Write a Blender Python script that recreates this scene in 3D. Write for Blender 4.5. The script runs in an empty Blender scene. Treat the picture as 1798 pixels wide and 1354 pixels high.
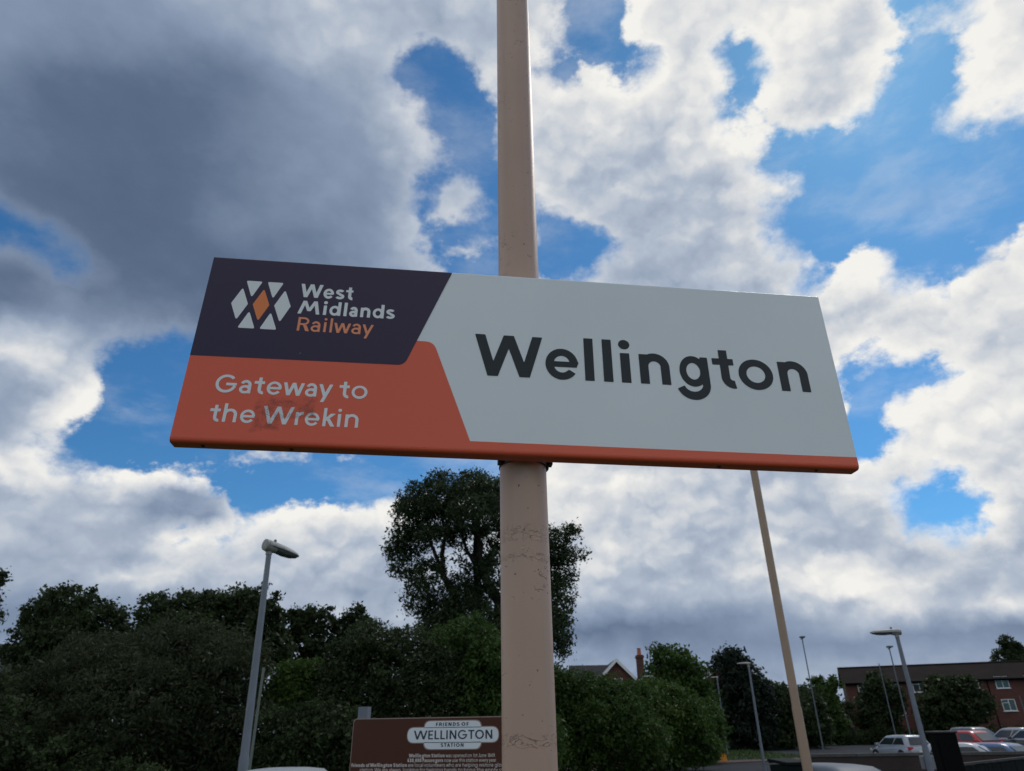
import bpy, math, random
import numpy as np
from mathutils import Vector, Matrix
from mathutils.geometry import tessellate_polygon

random.seed(7)
RNG = np.random.default_rng(11)
rad = math.radians
scn = bpy.context.scene
C = scn.collection

# ------------------------------------------------------------------ camera
EYE = Vector((0.0, 0.0, 2.0))
F, CX, CY = 1200.0, 899.0, 677.0
_u = np.array([-31.0, 2372.0, -F]); _u /= np.linalg.norm(_u)
_f = np.array([0, 0, -1.0]); _f -= _f.dot(_u) * _u; _f /= np.linalg.norm(_f)
_x = np.cross(_f, _u)
RC = np.stack([_x, _f, _u])                       # camera axes -> world axes
cam_d = bpy.data.cameras.new('camera')
cam = bpy.data.objects.new('camera', cam_d); C.objects.link(cam)
cam.matrix_world = Matrix.Translation(EYE) @ Matrix(RC.tolist()).to_4x4()
cam_d.sensor_fit = 'HORIZONTAL'; cam_d.sensor_width = 36.0
cam_d.lens = 36.0 * F / 1798.0
cam_d.clip_start = 0.05; cam_d.clip_end = 5000.0
cam_d.dof.use_dof = True; cam_d.dof.focus_distance = 2.25; cam_d.dof.aperture_fstop = 5.6
scn.camera = cam

def ray(px, py):
    return RC @ np.array([px - CX, CY - py, -F])
def P(px, py, Y):
    """world point seen at photo pixel (px,py) that lies at forward distance Y"""
    r = ray(px, py); return np.array(EYE) + r * Y / r[1]
def depth(p):
    return -(RC.T @ (np.array(p) - np.array(EYE)))[2]
def mpp(p):                                       # metres per photo pixel at a point
    return depth(p) / F

# ------------------------------------------------------------------ colour management
scn.view_settings.view_transform = 'Standard'
scn.view_settings.look = 'None'
scn.view_settings.exposure = 0.0
scn.view_settings.gamma = 1.0
scn.view_settings.use_curve_mapping = False
scn.cycles.max_bounces = 6
scn.cycles.transparent_max_bounces = 8
scn.cycles.use_denoising = True

def s2l(c):
    return tuple((v / 255 / 12.92 if v / 255 <= .04045 else ((v / 255 + .055) / 1.055) ** 2.4) for v in c)

# ------------------------------------------------------------------ world: Nishita sky + procedural cloud field
SUN_AZ, SUN_EL = rad(38), rad(48)                 # clockwise from +Y
SKY_K = 0.10
world = bpy.data.worlds.new('World'); world.use_nodes = True
world.cycles.sampling_method = 'MANUAL'; world.cycles.sample_map_resolution = 512
nt = world.node_tree; N = nt.nodes; L = nt.links
for n in list(N): N.remove(n)

def wn(t, **k):
    n = N.new(t)
    for a, b in k.items(): setattr(n, a, b)
    return n
def setin(n, i, v):
    if isinstance(v, bpy.types.NodeSocket): L.new(v, n.inputs[i])
    elif v is not None: n.inputs[i].default_value = v
def M(op, a, b=None, c=None, clamp=False):
    n = wn('ShaderNodeMath', operation=op, use_clamp=clamp)
    setin(n, 0, a); setin(n, 1, b); setin(n, 2, c); return n.outputs[0]
def V(op, a, b=None, c=None, out=0):
    n = wn('ShaderNodeVectorMath', operation=op)
    setin(n, 0, a)
    if op == 'SCALE': setin(n, 3, b)
    else: setin(n, 1, b); setin(n, 2, c)
    return n.outputs[out]
def sm(v, a, b, lo=0., hi=1.):
    n = wn('ShaderNodeMapRange', interpolation_type='SMOOTHSTEP')
    for i, x in enumerate((v, a, b, lo, hi)): setin(n, i, x)
    return n.outputs[0]
def noise(v, scale, detail=8, rough=.55, col=False, lac=2.1):
    n = wn('ShaderNodeTexNoise', noise_dimensions='3D')
    L.new(v, n.inputs['Vector']); n.inputs['Scale'].default_value = scale
    n.inputs['Detail'].default_value = detail; n.inputs['Roughness'].default_value = rough
    n.inputs['Lacunarity'].default_value = lac
    return n.outputs['Color' if col else 'Fac']
def mixc(f, a, b):
    n = wn('ShaderNodeMix', data_type='RGBA', clamp_factor=True)
    setin(n, 0, f); setin(n, 6, a); setin(n, 7, b); return n.outputs[2]

# --- coarse layout of the cloud field, in azimuth/elevation
BLUE = [   # openings of clear sky
 [(700,120),(760,95),(830,128),(868,160),(900,300),(900,500),(800,490),(775,455),(742,405),(742,350),(775,310),(778,250),(742,195),(705,160)],
 [(925,310),(955,345),(1003,385),(1052,438),(1040,520),(925,520)],
 [(1008,-20),(1100,-20),(1092,60),(1135,125),(1100,142),(1058,118),(1020,80)],
 [(965,95),(1000,85),(1005,130),(975,125)],
 [(1590,-30),(1700,-20),(1700,60),(1655,110),(1640,195),(1700,232),(1800,185),(1990,160),(1990,350),(1810,385),(1720,440),(1640,485),(1600,478),(1520,430),(1440,502),(1405,520),(1402,470),(1420,440),(1365,440),(1345,385),(1362,330),(1345,285),(1352,235),(1420,250),(1462,222),(1500,190),(1555,130),(1590,80)],
 [(1462,645),(1500,640),(1600,652),(1680,638),(1645,672),(1565,715),(1500,715),(1480,700)],
 [(1580,842),(1650,846),(1745,895),(1745,935),(1680,922),(1605,900),(1562,868)],
 [(60,775),(130,735),(182,700),(185,655),(205,615),(330,600),(600,640),(900,690),(900,835),(800,835),(740,850),(690,885),(640,890),(560,872),(480,880),(430,905),(412,862),(330,835),(270,812),(140,800),(100,792)],
 [(-60,345),(0,372),(60,402),(90,440),(110,470),(50,425),(-60,420)],
 [(300,935),(325,925),(328,955),(305,955)],
 [(370,945),(400,942),(405,965),(372,970)],
 [(1475,690),(1560,705),(1590,770),(1570,815),(1500,845),(1480,770)],
 [(1278,85),(1330,95),(1350,140),(1325,170),(1295,150)],
 [(1262,188),(1318,192),(1312,222),(1268,216)],
 [(1330,225),(1420,245),(1460,225),(1420,300),(1350,300)],
]
WHITE = [  # small clouds inside openings: x, y, rx, ry
 (800,345,55,42),(820,440,48,26),(810,390,18,14),(450,800,70,10),(345,825,22,14),(245,785,30,12),(160,560,55,18),(1180,112,30,30),
 (395,820,24,12),(1375,330,30,26),(1700,40,40,10),
]
SHADE = [  # x, y, rx, ry, brightness, weight
 (120,330,190,130,.20,1.4),(330,470,220,90,.19,1.4),(140,150,180,100,.27,1),(300,250,180,110,.27,1),(60,250,90,70,.32,1),(420,390,90,50,.40,1),(560,330,90,70,.56,1),(500,210,90,80,.50,1),(240,60,120,50,.42,1),(620,470,120,90,.45,1),(480,300,170,150,.36,1),
 (100,50,170,50,.45,1),(460,30,190,60,.62,1),(560,80,70,35,.78,.8),(700,40,110,60,.62,1),(640,170,110,90,.62,1),(715,215,50,55,.86,1.2),(720,360,50,70,.6,1),(690,440,60,40,.6,.8),(80,480,140,60,.24,1.2),(60,420,90,28,.32,.8),(230,560,140,45,.32,1),
 (60,600,80,40,.8,1.4),(130,700,70,35,.88,1.2),(20,700,50,60,.5,1.2),(0,770,60,22,.5,.8),
 (810,345,60,45,.6,1),(820,450,45,30,.62,1),
 (1000,20,60,100,.7,1),(990,200,70,70,.86,1),(1130,170,80,60,.92,1.3),(1200,140,90,60,.84,1),(1250,240,90,80,.8,1),(1080,290,110,90,.72,1),(1200,340,130,80,.66,1),(1080,420,90,70,.62,1),(1250,440,100,60,.66,1),(1340,480,80,50,.62,1),
 (1250,40,150,60,.84,1),(1450,60,130,90,.86,1),(1400,190,110,50,.72,1),(1520,100,60,60,.8,1),(1180,470,200,30,.58,1),
 (1730,110,70,90,.96,1.4),(1690,190,50,30,.86,1),
 (1510,470,60,40,.95,1.4),(1560,560,110,70,.8,1),(1700,500,110,60,.9,1),(1760,600,90,70,.76,1),(1500,600,60,40,.72,1),
 (1620,720,80,60,.95,1.2),(1720,700,90,80,.86,1),(1700,800,110,60,.78,1),(1560,800,60,60,.7,1),(1770,870,60,60,.82,1),
 (1050,870,120,50,.84,1.2),(1250,880,130,50,.74,1),(1450,880,130,60,.70,1),(1380,1000,60,26,.86,1),(1000,1010,60,26,.84,1),(1050,940,120,40,.72,1),(1150,980,130,30,.72,1),(1130,950,60,24,.9,1),(1290,960,120,60,.66,1),(1340,930,60,24,.88,.8),
 (1100,1035,180,35,.64,1),(1300,1060,130,26,.6,1),(1510,1040,110,32,.95,1.5),(1700,1000,110,60,.66,1),(1770,1050,60,16,.84,1),(1650,940,100,40,.7,1),(1200,1060,250,18,.62,.8),
 (1200,1105,260,26,.32,1.8),(1600,1112,250,30,.38,1.6),(1400,1155,400,26,.50,1.2),(1030,1150,60,18,.62,1.6),(1300,1200,400,30,.5,1.2),(1060,1110,90,20,.22,1.2),
 (60,815,140,22,.95,1.6),(230,835,60,18,.95,1.4),(330,830,60,16,.9,1),(420,870,50,30,.84,1),(350,885,80,20,.22,2.2),(180,885,130,30,.62,1),(60,900,130,50,.6,1),(330,950,70,20,.84,1),(200,950,150,40,.62,1),(60,990,130,50,.58,1),(230,1015,80,26,.74,1),(90,1010,30,20,.74,.8),
 (480,910,70,28,.92,1.4),(560,905,60,26,.95,1.2),(640,910,60,24,.93,1.2),(660,890,40,20,.95,1),(600,970,120,50,.68,1),(450,1000,110,40,.62,1),(600,1050,120,30,.62,1),(100,1080,160,36,.38,1.4),(230,1090,100,30,.42,1),(500,1100,120,30,.56,1),
 (920,820,80,24,.86,1),(850,1100,200,50,.6,.6),
]
A0, A1, E0, E1 = -56., 56., -5., 61.
NCOL, NROW = 94, 44
az = np.radians(np.linspace(A0, A1, NCOL))[None, :]; el = np.radians(np.linspace(E0, E1, NROW))[:, None]
D = np.stack([np.sin(az) * np.cos(el), np.cos(az) * np.cos(el), np.sin(el) + 0 * az], -1)
cc = D @ RC
gx = CX + F * cc[..., 0] / -np.minimum(cc[..., 2], -.12); gy = CY - F * cc[..., 1] / -np.minimum(cc[..., 2], -.12)
def poly_sd(poly):
    d = np.full(gx.shape, 1e9); ins = np.zeros(gx.shape, bool)
    for (x0, y0), (x1, y1) in zip(poly, poly[1:] + poly[:1]):
        ex, ey = x1 - x0, y1 - y0
        t = np.clip(((gx - x0) * ex + (gy - y0) * ey) / (ex * ex + ey * ey + 1e-9), 0, 1)
        d = np.minimum(d, np.hypot(gx - x0 - t * ex, gy - y0 - t * ey))
        ins ^= ((y0 > gy) != (y1 > gy)) & (gx < ex * (gy - y0) / (ey + 1e-9 * (ey == 0)) + x0)
    return np.where(ins, -d, d)
sd = np.full(gx.shape, 90.)
for b in BLUE: sd = np.minimum(sd, poly_sd(b))
for x, y, rx, ry in WHITE:
    q = np.hypot((gx - x) / rx, (gy - y) / ry); sd = np.maximum(sd, (1 - q) * min(rx, ry) * 1.1)
Rg = np.clip(.5 + sd / 150., 0, 1)
num = np.full(gx.shape, .6 * .02); den = np.full(gx.shape, .02)
for x, y, rx, ry, s, w in SHADE:
    g = w * np.exp(-((gx - x) / rx) ** 2 - ((gy - y) / ry) ** 2); num += g * s; den += g
Gg = num / den
Bg = np.exp(-((gx - 250) / 520) ** 2 - ((gy - 250) / 330) ** 2)       # soft, smooth cloud

tc = wn('ShaderNodeTexCoord').outputs['Generated']
dirv = V('NORMALIZE', tc)
wv = V('SUBTRACT', noise(dirv, 7, 5, .55, True), (.5, .5, .5))
wv2 = V('SUBTRACT', noise(dirv, 26, 4, .55, True), (.5, .5, .5))
dw = V('NORMALIZE', V('ADD', V('MULTIPLY_ADD', wv, (.055,) * 3, dirv), V('SCALE', wv2, .022)))
sp = wn('ShaderNodeSeparateXYZ'); L.new(dw, sp.inputs[0])
azn = M('ARCTAN2', sp.outputs[0], sp.outputs[1]); eln = M('ARCSINE', sp.outputs[2])
U = M('DIVIDE', M('SUBTRACT', azn, rad(A0)), rad(A1 - A0), clamp=True)
VV = M('MULTIPLY', M('DIVIDE', M('SUBTRACT', eln, rad(E0)), rad(E1 - E0), clamp=True), NROW - 1.)
U3 = M('MULTIPLY', U, 3.)
acc = None
def row_group(i):
    g = bpy.data.node_groups.new('cloud_row', 'ShaderNodeTree')
    g.interface.new_socket('a', in_out='INPUT', socket_type='NodeSocketFloat')
    g.interface.new_socket('c', in_out='OUTPUT', socket_type='NodeSocketColor')
    gi = g.nodes.new('NodeGroupInput'); prev = None
    for k in (0, 1, 2):
        sb = g.nodes.new('ShaderNodeMath'); sb.operation = 'SUBTRACT'; sb.use_clamp = True; sb.inputs[1].default_value = float(k)
        r = g.nodes.new('ShaderNodeValToRGB'); cr = r.color_ramp
        for j in range(1, 31): cr.elements.new(j / 31)
        for j in range(32):
            c = k * 31 + j
            cr.elements[j].color = (Rg[i, c], Gg[i, c], Bg[i, c], 1)
        g.links.new(gi.outputs[0], sb.inputs[0]); g.links.new(sb.outputs[0], r.inputs[0])
        if prev is None: prev = r.outputs[0]
        else:
            m2 = g.nodes.new('ShaderNodeMath'); m2.operation = 'GREATER_THAN'; m2.inputs[1].default_value = 0.0
            g.links.new(sb.outputs[0], m2.inputs[0])
            mx = g.nodes.new('ShaderNodeMix'); mx.data_type = 'RGBA'
            g.links.new(m2.outputs[0], mx.inputs[0]); g.links.new(prev, mx.inputs[6]); g.links.new(r.outputs[0], mx.inputs[7]); prev = mx.outputs[2]
    go = g.nodes.new('NodeGroupOutput')
    g.links.new(prev, go.inputs[0])
    return g
for i in range(NROW):
    n = wn('ShaderNodeGroup'); n.node_tree = row_group(i)
    L.new(U3, n.inputs[0])
    cmix = n.outputs[0]
    w = M('SUBTRACT', 1., M('ABSOLUTE', M('SUBTRACT', VV, float(i))), clamp=True)
    acc = V('SCALE', cmix, w) if acc is None else V('ADD', V('SCALE', cmix, w), acc)
sa = wn('ShaderNodeSeparateXYZ'); L.new(acc, sa.inputs[0])
Rn, Gn, Bn = sa.outputs
# unseen sky beyond the layout: generic clouds, brightened to light the sign front
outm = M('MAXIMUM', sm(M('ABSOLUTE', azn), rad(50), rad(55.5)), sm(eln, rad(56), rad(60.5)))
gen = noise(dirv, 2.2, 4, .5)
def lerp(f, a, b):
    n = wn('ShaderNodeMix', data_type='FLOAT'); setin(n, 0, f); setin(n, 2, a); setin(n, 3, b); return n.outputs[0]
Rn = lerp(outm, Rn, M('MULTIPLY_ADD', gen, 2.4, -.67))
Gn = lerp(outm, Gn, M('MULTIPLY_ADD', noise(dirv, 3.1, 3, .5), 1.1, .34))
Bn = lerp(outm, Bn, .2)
# fine cloud texture (stretched flat near the horizon)
flat = V('MULTIPLY', dirv, (1., 1., 1.5))
def billow(v, scale):
    n = wn('ShaderNodeTexVoronoi', feature='F1'); L.new(v, n.inputs['Vector'])
    n.inputs['Scale'].default_value = scale; n.inputs['Detail'].default_value = 2.0
    n.inputs['Roughness'].default_value = .55; n.normalize = True
    return n.outputs['Distance']
fb = noise(flat, 8, 10, .65)
wflat = V('ADD', flat, V('SCALE', wv2, .05))
bl = billow(wflat, 12)
det = M('MULTIPLY_ADD', M('SUBTRACT', .40, bl), .6, M('SUBTRACT', fb, .5))
dens = M('MULTIPLY_ADD', det, lerp(Bn, 1.05, .6), M('SUBTRACT', Rn, .12))
wsp = sm(noise(dirv, 9, 3, .5), .42, .62)
soft = lerp(Bn, lerp(wsp, .05, .20), .22)
alpha = sm(dens, M('SUBTRACT', .47, soft), M('ADD', .51, soft))
sdir = (math.sin(SUN_AZ) * math.cos(SUN_EL), math.cos(SUN_AZ) * math.cos(SUN_EL), math.sin(SUN_EL))
edge = sm(dens, .90, .5)
big = noise(flat, 3.2, 5, .55)
bright = sm(Gn, .40, .72)
# sunlit puffs: the upper side of each billow is lighter than its lower side
puff = M('SUBTRACT', billow(V('ADD', wflat, (-.010, .0, .026)), 12), bl)
shade = M('MULTIPLY_ADD', puff, M('MULTIPLY', lerp(bright, .10, .56), lerp(Bn, 1, .35)), Gn)
shade = M('MULTIPLY_ADD', M('SUBTRACT', fb, .5), lerp(bright, .12, .14), shade)
shade = M('MULTIPLY_ADD', M('SUBTRACT', .38, bl), M('MULTIPLY', lerp(bright, .10, .42), lerp(Bn, 1, .4)), shade)
shade = M('MULTIPLY_ADD', edge, lerp(Bn, .20, .10), shade)
shade = M('SUBTRACT', M('MULTIPLY_ADD', M('SUBTRACT', big, .5), .40, shade), .04)
crn = wn('ShaderNodeValToRGB'); L.new(shade, crn.inputs[0]); cr = crn.color_ramp
stops = [(0, (70, 86, 112)), (.22, (92, 109, 136)), (.45, (136, 152, 176)), (.66, (176, 187, 203)), (.85, (220, 222, 224)), (1, (244, 242, 237))]
for i, (p, c) in enumerate(stops):
    e = cr.elements[i] if i < 2 else cr.elements.new(p)
    e.position = p; e.color = (*s2l(c), 1)
cloud = V('SCALE', crn.outputs[0], 1.0 / SKY_K)
sky = wn('ShaderNodeTexSky', sky_type='NISHITA', sun_disc=False, sun_elevation=SUN_EL, sun_rotation=SUN_AZ, altitude=100., air_density=1.0, dust_density=.3, ozone_density=2.5)
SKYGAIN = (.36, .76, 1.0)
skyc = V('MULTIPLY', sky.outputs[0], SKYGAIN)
veil = M('MULTIPLY', sm(noise(V('MULTIPLY', dirv, (3., 3., 7.)), 1.6, 7, .6), .46, .72), .26)
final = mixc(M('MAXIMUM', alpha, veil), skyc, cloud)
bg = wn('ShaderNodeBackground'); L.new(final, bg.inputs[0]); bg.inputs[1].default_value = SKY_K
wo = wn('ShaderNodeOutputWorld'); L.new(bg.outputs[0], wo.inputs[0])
scn.world = world

# ------------------------------------------------------------------ sun (veiled by cloud, ahead and to the right)
sl = bpy.data.lights.new('sun', 'SUN'); sl.energy = 0.8; sl.angle = rad(12); sl.color = (1, .94, .86)
so = bpy.data.objects.new('sun', sl); C.objects.link(so)
so.rotation_euler = Vector(sdir).to_track_quat('Z', 'Y').to_euler()

# ================================================================== helpers
def mat(name, col, rough=.6, spec=.5, metal=0., var=0., vscale=8., bump=0., bscale=40., coat=0., trans=0., emis=None, coords='Object', stretch=None):
    m = bpy.data.materials.new(name); m.use_nodes = True
    t = m.node_tree; b = t.nodes['Principled BSDF']
    b.inputs['Base Color'].default_value = (*col, 1); b.inputs['Roughness'].default_value = rough
    b.inputs['Specular IOR Level'].default_value = spec; b.inputs['Metallic'].default_value = metal
    b.inputs['Coat Weight'].default_value = coat; b.inputs['Coat Roughness'].default_value = .08
    if trans: b.inputs['Transmission Weight'].default_value = trans
    tcn = t.nodes.new('ShaderNodeTexCoord'); src = tcn.outputs[coords]
    if stretch:
        mp = t.nodes.new('ShaderNodeMapping'); mp.inputs['Scale'].default_value = stretch
        t.links.new(src, mp.inputs[0]); src = mp.outputs[0]
    if var:
        n = t.nodes.new('ShaderNodeTexNoise'); n.inputs['Scale'].default_value = vscale; n.inputs['Detail'].default_value = 6
        t.links.new(src, n.inputs['Vector'])
        r = t.nodes.new('ShaderNodeMapRange'); r.inputs[1].default_value = .3; r.inputs[2].default_value = .7
        r.inputs[3].default_value = 1 - var; r.inputs[4].default_value = 1 + var
        t.links.new(n.outputs['Fac'], r.inputs[0])
        v = t.nodes.new('ShaderNodeVectorMath'); v.operation = 'SCALE'; v.inputs[0].default_value = col
        t.links.new(r.outputs[0], v.inputs[3]); t.links.new(v.outputs[0], b.inputs['Base Color'])
    if bump:
        n = t.nodes.new('ShaderNodeTexNoise'); n.inputs['Scale'].default_value = bscale; n.inputs['Detail'].default_value = 4
        t.links.new(src, n.inputs['Vector'])
        bp = t.nodes.new('ShaderNodeBump'); bp.inputs['Strength'].default_value = bump; bp.inputs['Distance'].default_value = .01
        t.links.new(n.outputs['Fac'], bp.inputs['Height']); t.links.new(bp.outputs[0], b.inputs['Normal'])
    return m

def leaf_mat(name, col, col2, scale=.7, sat2=None, trans=.35):
    """foliage: colour drifts between two greens from clump to clump and from leaf to leaf"""
    m = bpy.data.materials.new(name); m.use_nodes = True
    t = m.node_tree; N_ = t.nodes; N_.remove(N_['Principled BSDF'])
    g = N_.new('ShaderNodeNewGeometry'); n = N_.new('ShaderNodeTexNoise'); n.inputs['Scale'].default_value = scale; n.inputs['Detail'].default_value = 3
    t.links.new(g.outputs['Position'], n.inputs['Vector'])
    a = N_.new('ShaderNodeAttribute'); a.attribute_name = 'leaf'
    ad = N_.new('ShaderNodeMath'); ad.operation = 'ADD'; t.links.new(n.outputs['Fac'], ad.inputs[0]); t.links.new(a.outputs['Fac'], ad.inputs[1])
    r = N_.new('ShaderNodeMapRange'); r.inputs[1].default_value = .62; r.inputs[2].default_value = 1.38
    t.links.new(ad.outputs[0], r.inputs[0])
    mx = N_.new('ShaderNodeMix'); mx.data_type = 'RGBA'; mx.inputs[6].default_value = (*col, 1); mx.inputs[7].default_value = (*col2, 1)
    t.links.new(r.outputs[0], mx.inputs[0])
    d = N_.new('ShaderNodeBsdfPrincipled'); d.inputs['Roughness'].default_value = .5; d.inputs['Specular IOR Level'].default_value = .16
    t.links.new(mx.outputs[2], d.inputs['Base Color'])
    tr = N_.new('ShaderNodeBsdfTranslucent'); t.links.new(mx.outputs[2], tr.inputs[0])
    ms = N_.new('ShaderNodeMixShader'); ms.inputs[0].default_value = trans
    t.links.new(d.outputs[0], ms.inputs[1]); t.links.new(tr.outputs[0], ms.inputs[2])
    t.links.new(ms.outputs[0], N_['Material Output'].inputs[0])
    return m

class MB:
    """collects vertices and faces, then links ONE mesh object"""
    def __init__(s): s.v = []; s.f = []; s.m = []
    def add(s, vs, fs, mi=0):
        o = len(s.v); s.v += [tuple(map(float, p)) for p in vs]; s.f += [tuple(i + o for i in f) for f in fs]; s.m += [mi] * len(fs); return s
    def box(s, c, d, rz=0, mi=0, taper=1.0):
        vs = []
        for z in (-1, 1):
            k = 1 if z < 0 else taper
            for x, y in ((-1, -1), (1, -1), (1, 1), (-1, 1)):
                X, Y = x * d[0] / 2 * k, y * d[1] / 2 * k
                vs.append((c[0] + X * math.cos(rz) - Y * math.sin(rz), c[1] + X * math.sin(rz) + Y * math.cos(rz), c[2] + z * d[2] / 2))
        return s.add(vs, [(0, 3, 2, 1), (4, 5, 6, 7), (0, 1, 5, 4), (1, 2, 6, 5), (2, 3, 7, 6), (3, 0, 4, 7)], mi)
    def tube(s, pts, rs, n=12, cap=True, mi=0):
        pts = [Vector(p) for p in pts]; rs = [rs] * len(pts) if isinstance(rs, (int, float)) else rs
        vs = []; fs = []; ref = None
        for i, p in enumerate(pts):
            d = (pts[min(i + 1, len(pts) - 1)] - pts[max(i - 1, 0)]).normalized()
            if ref is None: ref = d.orthogonal().normalized()
            a = (ref - d * ref.dot(d)).normalized(); ref = a; b = d.cross(a)
            for k in range(n):
                t = 2 * math.pi * k / n; vs.append(p + (a * math.cos(t) + b * math.sin(t)) * rs[i])
        for i in range(len(pts) - 1):
            for k in range(n):
                fs.append((i * n + k, i * n + (k + 1) % n, (i + 1) * n + (k + 1) % n, (i + 1) * n + k))
        if cap: fs.append(tuple(range(n))[::-1]); fs.append(tuple((len(pts) - 1) * n + k for k in range(n)))
        return s.add(vs, fs, mi)
    def loft(s, secs, cap=True, mi=0):
        n = len(secs[0]); vs = [p for q in secs for p in q]; fs = []
        for i in range(len(secs) - 1):
            for k in range(n):
                fs.append((i * n + k, i * n + (k + 1) % n, (i + 1) * n + (k + 1) % n, (i + 1) * n + k))
        if cap: fs.append(tuple(range(n))[::-1]); fs.append(tuple((len(secs) - 1) * n + k for k in range(n)))
        return s.add(vs, fs, mi)
    def prism(s, poly, o, ex, ey, en, d, mi=0):
        """polygon (2D) in the plane o,ex,ey pushed out by d along en"""
        o, ex, ey, en = map(Vector, (o, ex, ey, en)); n = len(poly)
        a = [o + ex * x + ey * y for x, y in poly]; b = [p + en * d for p in a]
        return s.add(a + b, [tuple(range(n))[::-1], tuple(range(n, 2 * n))] + [(k, (k + 1) % n, n + (k + 1) % n, n + k) for k in range(n)], mi)
    def build(s, name, m, parent=None, smooth=False, bevel=0, loc=None, local=None):
        """m: material or list; parent: thing; local: Matrix mapping local -> stays local"""
        me = bpy.data.meshes.new(name); me.from_pydata(s.v, [], s.f)
        ms = m if isinstance(m, (list, tuple)) else [m]
        for k in ms: me.materials.append(k)
        if len(ms) > 1: me.polygons.foreach_set('material_index', s.m)
        me.validate(); me.update()
        o = bpy.data.objects.new(name, me); C.objects.link(o)
        if parent: o.parent = parent
        if loc is not None: o.location = loc
        if smooth:
            me.polygons.foreach_set('use_smooth', [True] * len(me.polygons))
            try: me.set_sharp_from_angle(angle=rad(smooth if smooth > 1 else 35))
            except Exception: pass
        if bevel:
            b = o.modifiers.new('bevel', 'BEVEL'); b.width = bevel; b.segments = 2; b.limit_method = 'ANGLE'; b.angle_limit = rad(35)
        return o

def tag(o, label, cat=None, group=None, kind=None):
    if label: o['label'] = label
    if cat: o['category'] = cat
    if group: o['group'] = group
    if kind: o['kind'] = kind
    return o
def empty(name, loc=(0, 0, 0), rz=0, label=None, cat=None, group=None, basis=None):
    o = bpy.data.objects.new(name, None); C.objects.link(o); o.empty_display_size = .2
    if basis is not None: o.matrix_world = basis
    else: o.location = loc; o.rotation_euler = (0, 0, rz)
    return tag(o, label, cat, group)
def ground_z(y):
    return .0035 * max(0., y - 30)

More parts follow.
